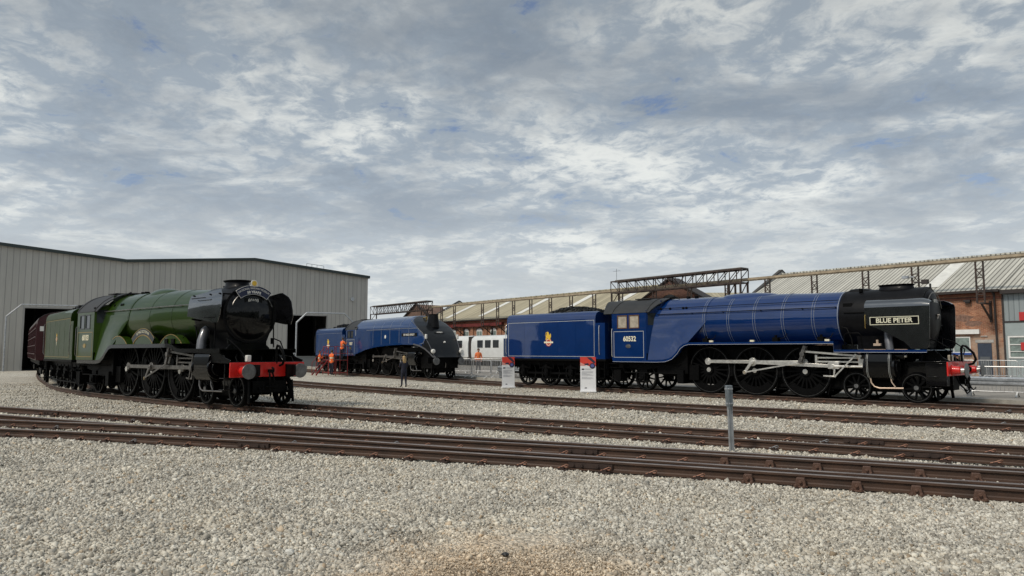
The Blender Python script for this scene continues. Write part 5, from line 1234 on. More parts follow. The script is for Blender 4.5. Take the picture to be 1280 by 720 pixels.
def arch_window(parent, x, z0, w_, h, y=0., gable=False):
    m = MB(); n = 10; pts = [(x-w_/2, z0), (x+w_/2, z0)]+[(x+math.cos(a)*w_/2, z0+h-w_/2*.45+math.sin(a)*w_/2*.45) for a in [math.pi*k/n for k in range(n+1)]]
    m.prism(pts, y-.03, y-.002); f_ = m.build('window', WHITEP, parent, smooth=False)
    m = MB(); 
    for a, b in ((x-w_/2+.08, x-.04), (x+.04, x+w_/2-.08)): m.box(a, b, y-.045, y-.032, z0+.08, z0+h-w_*.28)
    m.build('pane', CURT, f_, smooth=False)
    m = MB()
    for k in range(12):
        a, b = math.pi*k/12, math.pi*(k+1)/12
        m.bar((x+math.cos(a)*w_*.56, y-.02, z0+h-w_*.225+math.sin(a)*w_*.30), (x+math.cos(b)*w_*.56, y-.02, z0+h-w_*.225+math.sin(b)*w_*.30), .08, .16)
    m.build('arch', mat('soldier_brick', (.16, .085, .06), .9, 0, 0, .3, 8), f_, smooth=False)
def workshop(name, label, x0, x1, roof, lights, gable_left=True):
    r = empty(name, wloc(x0), WRZ); tag(r, label, 'workshop', 'brick workshops along the yard'); L = x1-x0
    m = MB(); m.box(0, L, 0, .35, -.05, EZ); m.box(0, .35, .35, 2*RY, -.05, EZ); m.box(L-.35, L, .35, 2*RY, -.05, EZ); m.build('wall', BRICK, r, smooth=False)
    m = MB()
    for (ya, za, yb_, zb) in ((-.35, EZ-.02, RY, RZ_), (RY, RZ_, 2*RY+.3, EZ-.05)):
        m.add([(0, ya, za), (L, ya, za), (L, yb_, zb), (0, yb_, zb), (0, ya, za-.12), (L, ya, za-.12), (L, yb_, zb-.12), (0, yb_, zb-.12)], [(0,1,2,3),(7,6,5,4),(0,4,5,1),(0,3,7,4),(1,5,6,2)])
    ro = m.build('roof', roof, r, smooth=False)
    m = MB(); m.bar((0, RY, RZ_+.03), (L, RY, RZ_+.03), .35, .12)
    rr_ = random.Random(3)
    for k in range(int(L/1.05)): m.box(k*1.05, k*1.05+.25, RY-.24, RY+.24, RZ_-.02, RZ_+.10)
    m.build('ridge_tiles', roof, ro, smooth=False)
    m = MB(); m.bar((0, -.42, EZ-.10), (L, -.42, EZ-.10), .20, .16); m.build('gutter', GUT, ro, smooth=False)
    m = MB(); m.box(0, L, -.06, 0, EZ-.62, EZ-.42); m.box(0, L, -.10, 0, EZ-.32, EZ-.22); m.build('brick_band', mat('band_brick', (.20, .075, .045), .9, 0, 0, .3, 6), r, smooth=False)
    dz = (RZ_-EZ)/(RY+.35); m = MB()
    for xl in lights:
        for (t0, t1) in ((.14, .92),):
            ya, yb_ = -.35+(RY+.35)*t0, -.35+(RY+.35)*t1; za, zb = EZ+(RZ_-EZ)*t0+.02, EZ+(RZ_-EZ)*t1+.02
            m.add([(xl-x0, ya, za), (xl-x0+1.0, ya, za), (xl-x0+1.0, yb_, zb), (xl-x0, yb_, zb)], [(0,1,2,3)])
    if lights: m.build('roof_light', RLIGHT, ro, smooth=False)
    if gable_left:
        m = MB(); m.prism([(-.02, EZ-.3), (RY, RZ_+.30), (2*RY+.02, EZ-.3)], -.30, .0, axis='x'); g_ = m.build('gable', mat('gable_render', (.40, .40, .38), .8, 0, 0, .2, 1), r, smooth=False)
        m = MB(); m.bar((-.16, -.35, EZ-.25), (-.16, RY, RZ_+.42), .34, .08); m.bar((-.16, RY, RZ_+.42), (-.16, 2*RY+.3, EZ-.25), .34, .08); m.build('coping', mat('coping_dark', (.06, .055, .05), .7), g_, smooth=False)
    return r
w1 = workshop('brick_workshop', 'long brick workshop under a weathered buff roof, behind the white train', -72.5, -31.2, ROOF1, (-67.5, -59.5, -51.5, -43.5, -36.5))
for x in np.arange(-70.2, -33, 3.0):
    arch_window(w1, x+72.5, 2.75, 1.25, 1.75)
    m = MB(); m.box(x+72.5+1.15, x+72.5+1.75, -.14, 0, 0, EZ-.7); m.build('pilaster', BRICK, w1, smooth=False)
m = MB(); m.box(2.0, 19.5, -.45, -.1, 4.75, 5.15); m.build('awning_beam', MARB, w1, smooth=False)
w2 = workshop('brick_workshop', 'brick workshop with a pale corrugated roof and a dark blue door', -19.3, .42, ROOF2, (-4.6,))
o_ = 19.3
# near windows, door and fittings of the right-hand workshop
def rect_window(parent, x0, x1, z0, z1, mull, sill=None, y=0.):
    m = MB(); m.box(x0, x1, y-.05, y-.002, z0, z1); f_ = m.build('window', WHITEP, parent, smooth=False); m = MB()
    xs = np.linspace(x0+.06, x1-.06+.05, mull+1)
    for a, b in zip(xs, xs[1:]): m.box(a, b-.05, y-.062, y-.052, z0+.07, z1-.07)
    m.build('pane', CURT, f_, smooth=False)
    if sill: m = MB(); m.box(x0-.06, x1+.06, y-.16, y-.003, z0-.14, z0-.003); m.build('sill', sill, f_, smooth=False)
rect_window(w2, o_-4.35, o_-3.02+.02, 3.20, 4.12, 2)
m = MB()
for k in range(10):
    a, b = math.pi*k/10, math.pi*(k+1)/10; m.bar((o_-3.68+math.cos(a)*.82, -.012, 4.2+math.sin(a)*.42), (o_-3.68+math.cos(b)*.82, -.012, 4.2+math.sin(b)*.42), .04, .28)
m.build('window_arch', mat('soldier_brick', (.16, .085, .06), .9), w2, smooth=False)
rect_window(w2, o_-5.6, o_-1.54, 1.55, 2.62, 4, mat('blue_sill', (.03, .08, .30), .5))
m = MB(); m.box(o_-5.9, o_-.93, -.22, -.002, 2.80, 3.10); m.build('white_canopy', WHITEP, w2, smooth=False)
m = MB(); m.box(o_-1.12, o_-.30, -.05, -.003, .02, 2.18); dr_ = m.build('door', mat('door_slate_blue', (.035, .048, .075), .5, 0, 0, .1, 3), w2, smooth=False)
m = MB(); m.box(o_-1.0, o_-.42, -.065, -.052, .12, 1.3); m.box(o_-.98, o_-.44, -.075, -.066, .2, 1.2); m.build('door_panel', mat('door_grille', (.10, .11, .12), .5), dr_, smooth=False)
m = MB(); m.box(o_-1.25, o_-.17, -.03, -.002, 2.22, 2.42); m.box(o_-.9, o_-.5, -.07, -.032, 2.62, 2.68); m.build('door_lintel', STONE, w2, smooth=False)
m = MB(); m.tube([(o_+.03, -.12, EZ-.2), (o_+.03, -.12, 5.2), (o_+.06, -.12, .1)], .06, 8); m.tube([(o_-.02, -.40, EZ-.15), (o_+.03, -.12, 5.3)], .05, 8); m.build('downpipe', GUT, w2)
m = MB(); m.box(o_-1.75, o_-1.35, -.28, -.02, 4.95, 5.08); m.box(o_-1.68, o_-1.42, -.22, -.05, 4.86, 4.95); m.build('wall_lamp', GUT, w2)
m = MB()
for (a, b, c, d) in ((-3.0, 3.62, -1.2, 4.12), (-1.9, 3.3, -.7, 3.7)):
    n = 14; m.prism([((o_+(a+c)/2)+math.cos(2*math.pi*k/n)*(c-a)/2*random.uniform(.75, 1.1), (b+d)/2+math.sin(2*math.pi*k/n)*(d-b)/2*random.uniform(.7, 1.1)) for k in range(n)], -.006, -.002)
m.build('render_patch', mat('soot_render', (.22, .13, .095), .9, 0, 0, .4, 7), w2, smooth=False)
m = MB(); m.tube([(o_-9., -.08, 5.25), (o_-.2, -.08, 5.22)], .02, 5); m.build('cable', GUT, w2)
# grey-clad annexe at the right edge
an = empty('clad_annexe', wloc(.44), WRZ); tag(an, 'grey sheet-clad annexe with red panels, right of the brick workshop', 'annexe')
m = MB(); m.box(0, 14, .05, 9, 3.55, 5.35); m.build('upper_cladding', GREYCL, an, smooth=False)
m = MB(); m.box(0, 14, .02, 9, 1.2+1.45, 3.54); m.box(0, .25, .02, 9, -.05, 2.64); m.box(.25, 14, .06, 9, -.05, 1.19); m.build('panel_wall', mat('grey_panel', (.33, .38, .38), .55, 0, 0, .08, 1), an, smooth=False)
m = MB(); m.box(.25, 14, .0, .04, 1.20, 1.30); m.box(.25, 14, .0, .04, 2.54, 2.64); m.box(.2, .3, -.01, .04, 1.2, 2.64)
for x in np.arange(1.3, 14, 1.1): m.box(x, x+.06, .0, .04, 1.3, 2.54)
m.box(.25, 14, .0, .04, 2.05, 2.11); m.box(.25, 14, .0, .04, 1.62, 1.66); wf = m.build('window', WHITEP, an, smooth=False)
m = MB(); m.box(.25, 14, .05, .10, 1.2, 2.64); m.build('pane', CURT, wf, smooth=False)
m = MB(); m.box(0, 14, -.02, .05, 3.50, 3.60); m.box(-.04, .06, -.03, .05, 0, 5.3); m.build('trim', GUT, an, smooth=False)
m = MB(); m.box(0, 14, -.35, 9, 5.36, 5.62); m.build('eaves', GUT, an, smooth=False)
m = MB(); m.add([(0, -.35, 5.64), (14, -.35, 5.64), (14, RY, RZ_), (0, RY, RZ_), (0, -.35, 5.60), (14, -.35, 5.60), (14, RY, RZ_-.1), (0, RY, RZ_-.1)], [(0,1,2,3),(7,6,5,4),(0,4,5,1),(0,3,7,4),(1,5,6,2),(2,6,7,3)]); m.build('roof', ROOF2, an, smooth=False)
REDP = mat('red_panel', (.50, .03, .03), .5)
for z0, z1 in ((3.62, 4.15), (1.72, 2.22)): m = MB(); m.box(.92, 1.6, -.06, .0, z0, z1); m.build('red_panel', REDP, an, smooth=False)
# cross wing with the brick gable
cw = empty('gabled_brick_wing', wloc(-31.2), WRZ); tag(cw, 'dark brick gabled wing behind the lattice footbridge', 'workshop wing', 'brick workshops along the yard')
m = MB(); m.prism([(0, 0), (8.2, 0), (8.2, 6.35), (4.1, 8.35), (0, 6.35)], 0, .4); m.build('gable_wall', mat('dark_gable_brick', (.15, .075, .055), .9, 0, 0, c2=(.09, .05, .04), vscale=3, bump=.4, bscale=14), cw, smooth=False)
m = MB(); m.add([(-.2, -.2, 6.2), (4.1, -.2, 8.45), (4.1, 1.4, 8.45), (-.2, 1.4, 6.2), (8.4, -.2, 6.2), (8.4, 1.4, 6.2), (-.2, -.2, 6.35), (4.1, -.2, 8.6), (4.1, 1.4, 8.6), (-.2, 1.4, 6.35), (8.4, -.2, 6.35), (8.4, 1.4, 6.35)], [(6,7,8,9),(7,10,11,8),(0,1,7,6),(1,4,10,7),(0,3,2,1),(1,2,5,4)]); m.build('roof', GUT, cw, smooth=False)
m = MB()
for k in range(12):
    a, b = math.pi*k/12, math.pi*(k+1)/12; m.bar((4.1+math.cos(a)*1.3, -.03, 6.1+math.sin(a)*1.0), (4.1+math.cos(b)*1.3, -.03, 6.1+math.sin(b)*1.0), .1, .22)
m.build('arch', mat('soldier_brick', (.16, .085, .06), .9), cw, smooth=False)
m = MB(); m.prism([(2.9, 4.5), (5.3, 4.5)]+[(4.1+math.cos(a)*1.2, 6.1+math.sin(a)*.9) for a in [math.pi*k/10 for k in range(11)]], -.02, -.002); m.build('window', GLASS, cw, smooth=False)
# lower workshop roofs seen between the wing and the pale roof
bw = empty('distant_warehouse', (29., 106., 0), 0.); tag(bw, 'distant warehouse with a plain buff roof seen between the gables', 'warehouse')
m = MB(); m.box(-9, 8, 0, 10, -.1, 8.6); m.build('wall', BRICK, bw, smooth=False)
m = MB(); m.add([(-9.3, -.3, 8.6), (8.3, -.3, 8.6), (8.3, 5, 10.45), (-9.3, 5, 10.45), (8.3, 10.3, 8.6), (-9.3, 10.3, 8.6)], [(0,1,2,3),(3,2,4,5),(0,3,5),(1,4,2)]); m.build('roof', ROOF1, bw, smooth=False)

# lattice columns, beam and footbridge
def lattice_col(x, big=False):
    r = empty('lattice_column', wloc(x, -1.6), WRZ); w_ = .22 if not big else .30; z0, z1 = (4.75, 7.5)
    m = MB()
    for s_ in (-1, 1): m.bar((s_*w_, 0, z0), (s_*w_, 0, z1), .07, .10)
    m.build('uprights', RUSTY, r, smooth=False)
    m = MB()
    for k, z in enumerate(np.linspace(z0, z1, 6)): m.bar((-w_, 0, z), (w_, 0, z), .05, .07)
    zz = np.linspace(z0, z1, 6)
    for k in range(5):
        if k % 2 == 1: m.bar((-w_, .01, zz[k]), (w_, .01, zz[k+1]), .03, .05); m.bar((w_, -.01, zz[k]), (-w_, -.01, zz[k+1]), .03, .05)
    m.build('lacing', RUSTY, r, smooth=False)
    m = MB(); m.bar((0, 0, z0), (0, 1.6, z0), .12, .12); m.bar((0, 0, z0), (0, 1.55, z0-1.1), .10, .10); m.bar((0, 1.52, z0+.2), (0, 1.52, z0-1.2), .14, .14); m.build('bracket', RUSTY, r, smooth=False)
    return r
colx = [-64.71, -61.61, -55.35, -52.21, -49.09, -45.93, -42.54, -39.17, -35.67, -31.9, -27.6, -23.5, -19.5, -15.64, -11.59, -7.63, -4.19, -.22, 3.6]
nm = {-64.71: 'farthest lattice column along the workshop, above the streamlined nose', -.22: 'tall lattice column standing nearest, left of the downpipe', -4.19: 'lattice column rising behind the black chimney', -7.63: 'lattice column rising behind the front of the blue boiler', 3.6: 'lattice column carrying the beam past the annexe'}
for x in colx:
    r = lattice_col(x)
    gl_ = 'rusty lattice column above the buff-roofed workshop wall, left of the covered footbridge' if x < -34 else ('lattice column standing under the covered footbridge beside the brick gable' if x < -18 else 'lattice column before the pale roof, right of the footbridge above the blue boiler')
    tag(r, nm.get(x, gl_), 'lattice column', 'lattice columns carrying the beam')
m = MB(); m.bar(wloc(-68, -1.6, 7.62), wloc(9, -1.6, 7.62), .30, .17); m.bar(wloc(-68, -1.6, 7.50), wloc(9, -1.6, 7.50), .16, .10)
bm_ = m.build('overhead_beam', BEAMC, smooth=False); tag(bm_, 'long buff beam running along the tops of the lattice columns', 'beam')
def footbridge(x0, x1, y, zlo, zhi, w_, bays, label, legs=True):
    r = empty('lattice_footbridge', wloc(x0, y), WRZ); tag(r, label, 'lattice bridge', 'lattice bridges'); L = x1-x0
    m = MB()
    for yy_ in (0, w_):
        for z in (zlo, zhi): m.bar((0, yy_, z), (L, yy_, z), .09, .12)
    m.build('chord', RUSTY, r, smooth=False)
    m = MB()
    for yy_ in (0, w_):
        for k in range(bays+1):
            x = L*k/bays; m.bar((x, yy_, zlo), (x, yy_, zhi), .06, .06)
            if k < bays:
                a, b = (zlo, zhi) if k >= bays/2 else (zhi, zlo)
                m.bar((x, yy_, a), (x+L/bays, yy_, b), .05, .05)
    for k in range(bays+1): x = L*k/bays; m.bar((x, 0, zhi), (x, w_, zhi), .05, .05); m.bar((x, 0, zlo), (x, w_, zlo), .05, .05)
    m.build('truss_web', RUSTY, r, smooth=False)
    m = MB(); m.box(.6, L, -.05, w_+.05, zhi+.08, zhi+.13); m.build('cover', mat('bridge_cover', (.22, .21, .20), .7, 0, 0, .2, 1), r, smooth=False)
    if legs:
        m = MB()
        for xq in (.1, L-.1, L-1.3):
            for yy_ in (0, w_): m.bar((xq, yy_, zlo), (xq, yy_, 0), .13, .13)
            for z in np.arange(1, zlo-.5, 1.3): m.bar((xq, 0, z), (xq, w_, z+1.2), .06, .06)
        m.build('trestle', RUSTY, r, smooth=False)
    return r, L
fbr, L_ = footbridge(-32.3, -17.4, -2.6, 7.30, 8.42, 1.0, 13, 'covered lattice footbridge standing over the blue tender and cab')
m = MB(); m.tube([(.5, .3, 8.4), (.5, .3, 9.7)], .03, 6); m.bar((.1, .3, 9.45), (1.0, .3, 9.5), .02, .02)
for q in (.15, .4, .65, .9): m.bar((q, .1, 9.47), (q, .5, 9.47), .015, .015)
ae = m.build('television_aerial', GALV); ae.location = wloc(-32.3, -2.6); ae.rotation_euler = (0, 0, WRZ); tag(ae, 'thin aerial on the left end of the lattice footbridge', 'aerial')
footbridge(-83.4, -67.0, -2.6, 7.2, 8.35, 1.0, 14, 'distant rusty lattice footbridge seen over the streamlined locomotive', True)
gw = empty('gabled_brick_wing', wloc(-79.5, 1), WRZ); tag(gw, 'far brown gable seen through the distant lattice footbridge', 'workshop wing', 'brick workshops along the yard')
m = MB(); m.prism([(0, 0), (7.6, 0), (7.6, 6.6), (3.8, 8.5), (0, 6.6)], 0, 4.); m.build('gable_wall', mat('far_brick', (.16, .10, .075), .9, 0, 0, .2, 1), gw, smooth=False)
m = MB(); m.bar((-.2, -.1, 6.5), (3.8, -.1, 8.6), .3, .14); m.bar((3.8, -.1, 8.6), (7.8, -.1, 6.5), .3, .14); m.build('coping', GUT, gw, smooth=False)
# floodlight and cabinet on the column behind the chimney
fl = empty('floodlight', wloc(-4.19, -1.75, 6.75), WRZ); tag(fl, 'small floodlight on the lattice column behind the black chimney', 'floodlight')
m = MB(); m.box(-.75, -.35, -.22, 0, -.1, .1); m.box(-.35, 0, -.05, .05, -.04, .04); m.build('lamp_housing', GALV, fl, bevel=.01)
m = MB(); m.box(.55, .95, -.3, 0, -.55, -.25); m.box(0, .6, -.06, .06, -.45, -.38); m.build('camera_housing', GUT, fl, bevel=.01)

# ------------------------------------------------------------------ white multiple-unit train
def unit(x0, x1, label, doors):
    r = empty('train_carriage', wloc(x0, -5.), WRZ); L = x1-x0; tag(r, label, 'train carriage', 'white train carriages'); WT = mat('train_white', (.70, .71, .70), .35, 0, .4, .06, 1)
    m = MB(); half = [(1.36, .95), (1.42, 1.6), (1.40, 2.6), (1.30, 3.05), (1.0, 3.32), (.5, 3.42)]
    sec = [(-a, b) for a, b in half]+[(a, b) for a, b in half[::-1]]
    m.loft([[(0, a*.96, b*.99) for a, b in sec], [(.25, a, b) for a, b in sec], [(L-.25, a, b) for a, b in sec], [(L, a*.96, b*.99) for a, b in sec]]); m.build('carriage_body', WT, r, ang=40)
    m = MB(); m.box(.1, L-.1, -1.36, 1.36, .55, .93); m.build('underframe', mat('train_skirt', (.30, .29, .26), .6, 0, 0, .2, 1), r, smooth=False)
    m = MB(); m.box(.3, L-.3, -1.2, 1.2, 0.05, .54); m.build('bogies', FRAME, r, smooth=False)
    x = L-1.1; k = 0
    while x > 1.4:
        if any(abs(x0+x-.7-d) < 1.5 for d in doors): x -= .8; continue
        m = MB(); m.box(x-1.05, x, -1.445, -1.40, 2.02, 2.86); m.build('window', GLASS, r, bevel=.02); x -= 1.48; k += 1
    for d in doors:
        m = MB(); m.box(d-x0-.65, d-x0+.65, -1.45, -1.38, 1.1, 3.0); m.build('door', mat('train_door', (.03, .05, .11), .4), r)
    return r
unit(-73.6, -51.55, 'white train carriage with a navy door, nearer the streamlined nose', [-55.2, -68.]); unit(-50.9, -30., 'white train carriage with three dark windows beside the blue tender', [-44.0, -34.])
gwm = MB(); gwm.box(0, .66, -1.25, 1.25, .7, 3.3); go = gwm.build('train_gangway', GUT, smooth=False); go.location = wloc(-51.56, -5.); go.rotation_euler = (0, 0, WRZ); tag(go, 'black gangway bellows joining the two white train carriages', 'gangway')
sb = empty('signboard', wloc(-58.5, -7.2), WRZ); tag(sb, 'long low maroon signboard with pale lettering in front of the white train', 'signboard')
m = MB(); m.box(0, 6.2, -.05, .05, 2.05, 2.50); m.build('board', MARB, sb, smooth=False)
m = MB(); m.box(2.4, 4.8, -.06, -.052, 2.22, 2.32); m.build('lettering_band', CREAM, sb, smooth=False)
m = MB()
for x in (.3, 3.1, 5.9): m.bar((x, 0, 0), (x, 0, 2.05), .1, .1)
m.build('post', GUT, sb, smooth=False)

# ------------------------------------------------------------------ crash barriers and crowd barriers
def armco(fr, s0, s1, t, label, spacing=2.4):
    p0, p1 = on(fr, s0, t), on(fr, s1, t); r = empty('crash_barrier', p0, math.atan2(p1.y-p0.y, p1.x-p0.x)); L = (p1-p0).length; tag(r, label, 'crash barrier', 'galvanised crash barriers')
    sec = [(0, .42), (-.03, .44), (-.075, .48), (-.075, .53), (-.02, .57), (-.02, .60), (-.075, .64), (-.075, .69), (-.03, .73), (0, .75), (.01, .74), (-.005, .58), (.01, .43)]
    m = MB(); m.loft([[(0, a, b) for a, b in sec], [(L, a, b) for a, b in sec]]); m.build('rail_beam', GALV, r, smooth=False)
    n = max(1, int(L/spacing))
    for k in range(n+1):
        x = .15+(L-.3)*k/n; m = MB(); m.box(x-.07, x+.07, .012, .03, 0, .80); m.box(x-.01, x+.01, .03, .12, 0, .80); m.box(x-.07, x+.07, .12, .135, 0, .80); m.build('post', GALV, r, smooth=False)
armco(LA, 1.2, 9.0, -4.2, 'galvanised crash barrier beside the red buffers of the blue locomotive')
armco(LF, 6.9, 13.5, -2.6, 'galvanised crash barrier between the two blue locomotives')
BAR = mat('barrier_steel', (.50, .50, .50), .4, .6, 0, .2, 8); FOOT = mat('barrier_foot', (.62, .62, .60), .5)
def barrier_proto():
    r = empty('crowd_barrier', (0, 0, 0)); m = MB(); w_, h0, h1, c = 1.12, .18, 1.10, .14
    pts = [(-w_+c, 0, h0), (-w_, 0, h0+c), (-w_, 0, h1-c), (-w_+c*.3, 0, h1-c*.3), (-w_+c, 0, h1), (w_-c, 0, h1), (w_-c*.3, 0, h1-c*.3), (w_, 0, h1-c), (w_, 0, h0+c), (w_-c, 0, h0), (-w_+c, 0, h0)]
    m.tube(pts, .026, 8); m.build('barrier_frame', BAR, r)
    m = MB()
    for k in range(1, 17): x = -w_+2*w_*k/17; m.tube([(x, 0, h0), (x, 0, h1-.02)], .011, 5)
    m.build('bars', BAR, r)
    for s_ in (-1, 1):
        m = MB(); m.bar((s_*.72, 0, h0), (s_*.72, -.28, .01), .05, .02); m.bar((s_*.72, 0, h0), (s_*.72, .28, .01), .05, .02); m.build('foot', FOOT, r)
    return r
bp_ = barrier_proto(); first = True
def barrier(p, rz, label, group='steel crowd barriers'):
    global first
    o = bp_ if first else dup_tree(bp_)
    first = False; o.location = p; o.rotation_euler = (0, 0, rz); tag(o, label, 'crowd barrier', group)
lb = ['crowd barrier hidden behind the hose and red buffers', 'crowd barrier behind the crash barrier, before the dark blue door', 'crowd barrier behind the crash barrier, under the annexe window', 'crowd barrier behind the crash barrier, cut by the picture edge']
for k, s_ in enumerate((2.2, 4.5, 6.8, 9.1)): barrier(on(LA, s_, -4.9-.05*k), -LA[2]+.03*(k % 2), lb[k])
lb = ['far crowd barrier below the wide white window', 'far crowd barrier standing before the dark blue door', 'far crowd barrier below the brick pier by the downpipe', 'far crowd barrier below the annexe window', 'far crowd barrier at the end of the annexe window']
for k, x in enumerate((-3.6, -1.25, 1.1, 3.45, 5.8)): barrier(wloc(x, -3.4+.1*(k % 2)), WRZ+.05*(k % 2), lb[k])
lb = ['crowd barrier beside the streamlined nose, behind the crash barrier', 'crowd barrier standing below the worker in orange', 'crowd barrier left of the pale display banner', 'crowd barrier near the rear buffer of the blue tender']
for k, (x, y, a) in enumerate(((-3.2, 47.6, -.95), (-1.9, 45.6, -.95), (-.75, 44.0, -1.05), (.4, 45.9, .2))): barrier((x, y, 0), a, lb[k])
lb = ['crowd barrier in the far row in front of the white train, first from the nose', 'crowd barrier in the far row in front of the white train, second from the nose', 'crowd barrier in the far row in front of the white train, third from the nose']
for k, (x, y, a) in enumerate(((-4.1, 55.5, -.3), (-1.8, 54.9, -.25), (.5, 54.3, -.25))): barrier((x, y, 0), a, lb[k])

# ------------------------------------------------------------------ people
SKIN = mat('skin', (.48, .26, .18), .55); NAVY = mat('navy_cloth', (.012, .014, .028), .85, 0, 0, .2, 9); HIVIS = mat('hi_vis_orange', (.85, .14, .02), .7, 0, 0, .1, 8); HBAND = mat('hi_vis_band', (.62, .62, .45), .5)
SHOE = mat('boot_black', (.01, .01, .01), .6); BLOND = mat('hair_blond', (.42, .29, .14), .7, 0, 0, .3, 20); BROWNH = mat('hair_brown', (.05, .03, .018), .7); ORT = mat('orange_cloth', (.80, .20, .06), .8, 0, 0, .1, 7)
def person(loc, rz, H, label, top, sleeve, legs, armL, armR, hair, long_hair=False, vest=False, step=.04, bend=0.):
    """local +x is the way the person faces; arms are (elbow, wrist) in units of height"""
    V, E, RR = [], [], []
    def j(p, r): V.append(Vector((p[0]+bend*max(0, p[2]-.52), p[1], p[2]))*H); RR.append(r*H); return len(V)-1
    def chain(a, items):
        for p, r in items: b = j(p, r); E.append((a, b)); a = b
        return a
    pel = j((0, 0, .52), .075); ch = chain(pel, [((0, 0, .60), .070), ((.005, 0, .70), .082), ((0, 0, .79), .080)]); nk = chain(ch, [((.0, 0, .845), .032), ((.012, 0, .875), .034)])
    chain(nk, [((.014, 0, .915), .056), ((.012, 0, .955), .050)])
    hands = []
    for s_, arm in ((1, armL), (-1, armR)):
        sh = chain(ch, [((0, s_*.098, .80), .040)]); el, wr = Vector(arm[0]), Vector(arm[1])
        a = chain(sh, [(tuple(Vector((0, s_*.11, .79)).lerp(el, .5)), .034), (tuple(el), .029), (tuple(el.lerp(wr, .55)), .026), (tuple(wr), .019)])
        d = (wr-el).normalized(); pal = wr+d*.035; a = chain(a, [(tuple(pal), .021)]); hands.append(pal)
        side_ = d.cross(Vector((0, 0, 1)));
        if side_.length < .1: side_ = Vector((1, 0, 0))
        side_.normalize()
        for q in range(4):
            o_ = side_*(q-1.5)*.011; chain(a, [(tuple(pal+o_+d*.022), .0062), (tuple(pal+o_*1.1+d*(.045-.004*abs(q-1.5))+Vector((0, 0, -.006))), .0052)])
        chain(a, [(tuple(pal-side_*.024+d*.005), .0066), (tuple(pal-side_*.032+d*.024), .0058)])
    for s_ in (1, -1):
        chain(pel, [((0, s_*.052, .49), .062), ((step*s_*.4, s_*.058, .28), .040), ((step*s_*.6-.01, s_*.06, .16), .034), ((step*s_-.012, s_*.06, .045), .026), ((step*s_+.05, s_*.068, .022), .024), ((step*s_+.10, s_*.072, .016), .018)])
    me = bpy.data.meshes.new('person'); me.from_pydata([tuple(v) for v in V], E, []); o = bpy.data.objects.new('person', me); col.objects.link(o)
    md = o.modifiers.new('skin', 'SKIN'); md.use_smooth_shade = True; o.modifiers.new('sub', 'SUBSURF').levels = 1
    sv = me.skin_vertices[0].data
    for i, r in enumerate(RR): sv[i].radius = (r, r*(1.25 if i in (pel, pel+1, pel+2, pel+3) else 1)); sv[i].use_root = (i == pel)
    dg = bpy.context.evaluated_depsgraph_get(); me2 = bpy.data.meshes.new_from_object(o.evaluated_get(dg)); bpy.data.objects.remove(o); bpy.data.meshes.remove(me)
    me2.name = 'person'; me2.materials.clear()
    for mm in (SKIN, top, sleeve, legs, SHOE, HBAND): me2.materials.append(mm)
    hw = [h*H for h in hands]
    for p in me2.polygons:
        c = p.center; z = c.z/H; mi = 1
        if any((c-h).length < .052*H for h in hw): mi = 0
        elif z > .855: mi = 0
        elif z < .045: mi = 4
        elif z < .50 and abs(c.y) < .11*H: mi = 3
        elif abs(c.y) > .112*H or (c.x-bend*max(0, c.z-.52*H)) > .11*H: mi = 2
        elif vest and (.575 < z < .60 or .66 < z < .685): mi = 5
        p.material_index = mi
    me2.polygons.foreach_set('use_smooth', [True]*len(me2.polygons))
    o = bpy.data.objects.new('person', me2); col.objects.link(o); o.location = loc; o.rotation_euler = (0, 0, rz); tag(o, label, 'person')
    bx = bend*.42*H; hc = Vector((.008*H+bx, 0, .945*H)); m = MB(); rings = []
    for k in range(9):
        a = math.pi*k/8; z = math.cos(a)
        rings.append([hc+Vector((math.cos(t)*math.sin(a)*.058*H-.008*H, math.sin(t)*math.sin(a)*.054*H, z*.062*H+.010*H)) if not (math.cos(t) > .2 and z < .45) else hc+Vector((math.cos(t)*math.sin(a)*.03*H-.012*H, math.sin(t)*math.sin(a)*.045*H, z*.055*H+.01*H)) for t in [2*math.pi*q/16 for q in range(16)]])
    m.loft(rings, True, True)
    if long_hair:
        m.loft([[Vector((-.048*H+bx+math.cos(t)*a*H, math.sin(t)*b*H, z*H)) for t in [2*math.pi*q/12 for q in range(12)]] for z, a, b in ((.955, .035, .05), (.90, .034, .058), (.85, .03, .062), (.80, .022, .055), (.775, .008, .03))])
    m.build('hair', hair, o)
    m = MB(); m.cyl(hc+Vector((.045*H, 0, -.012*H)), hc+Vector((.064*H, 0, -.020*H)), .006*H, .009*H, 6)
    for s_ in (-1, 1): m.cyl(hc+Vector((.0, s_*.050*H, -.005*H)), hc+Vector((-.004*H, s_*.060*H, -.005*H)), .014*H, .010*H, 8)
    m.build('nose_and_ears', SKIN, o)
    m = MB()
    for s_ in (-1, 1): m.cyl(hc+Vector((.046*H, s_*.020*H, 0)), hc+Vector((.0525*H, s_*.020*H, 0)), .006*H, n=8)
    m.box(hc.x+.04*H, hc.x+.053*H, -.014*H, .014*H, hc.z-.036*H, hc.z-.032*H); m.build('eyes_and_mouth', SHOE, o)
    return o
person((-5.62, 38.4, -.19), R(118), 1.60, 'blond person in a navy coat standing on the ballast, seen from behind', NAVY, NAVY, NAVY, ((.04, .13, .66), (.15, .09, .66)), ((.04, -.13, .66), (.15, -.08, .68)), BLOND, True)
person(on(LF, -9.9, 2.6, -.02), R(20), 1.72, 'worker in an orange vest standing left of the red steps', HIVIS, HIVIS, NAVY, ((.05, .13, .66), (.14, .07, .76)), ((.05, -.13, .66), (.15, -.07, .72)), BROWNH, vest=True)
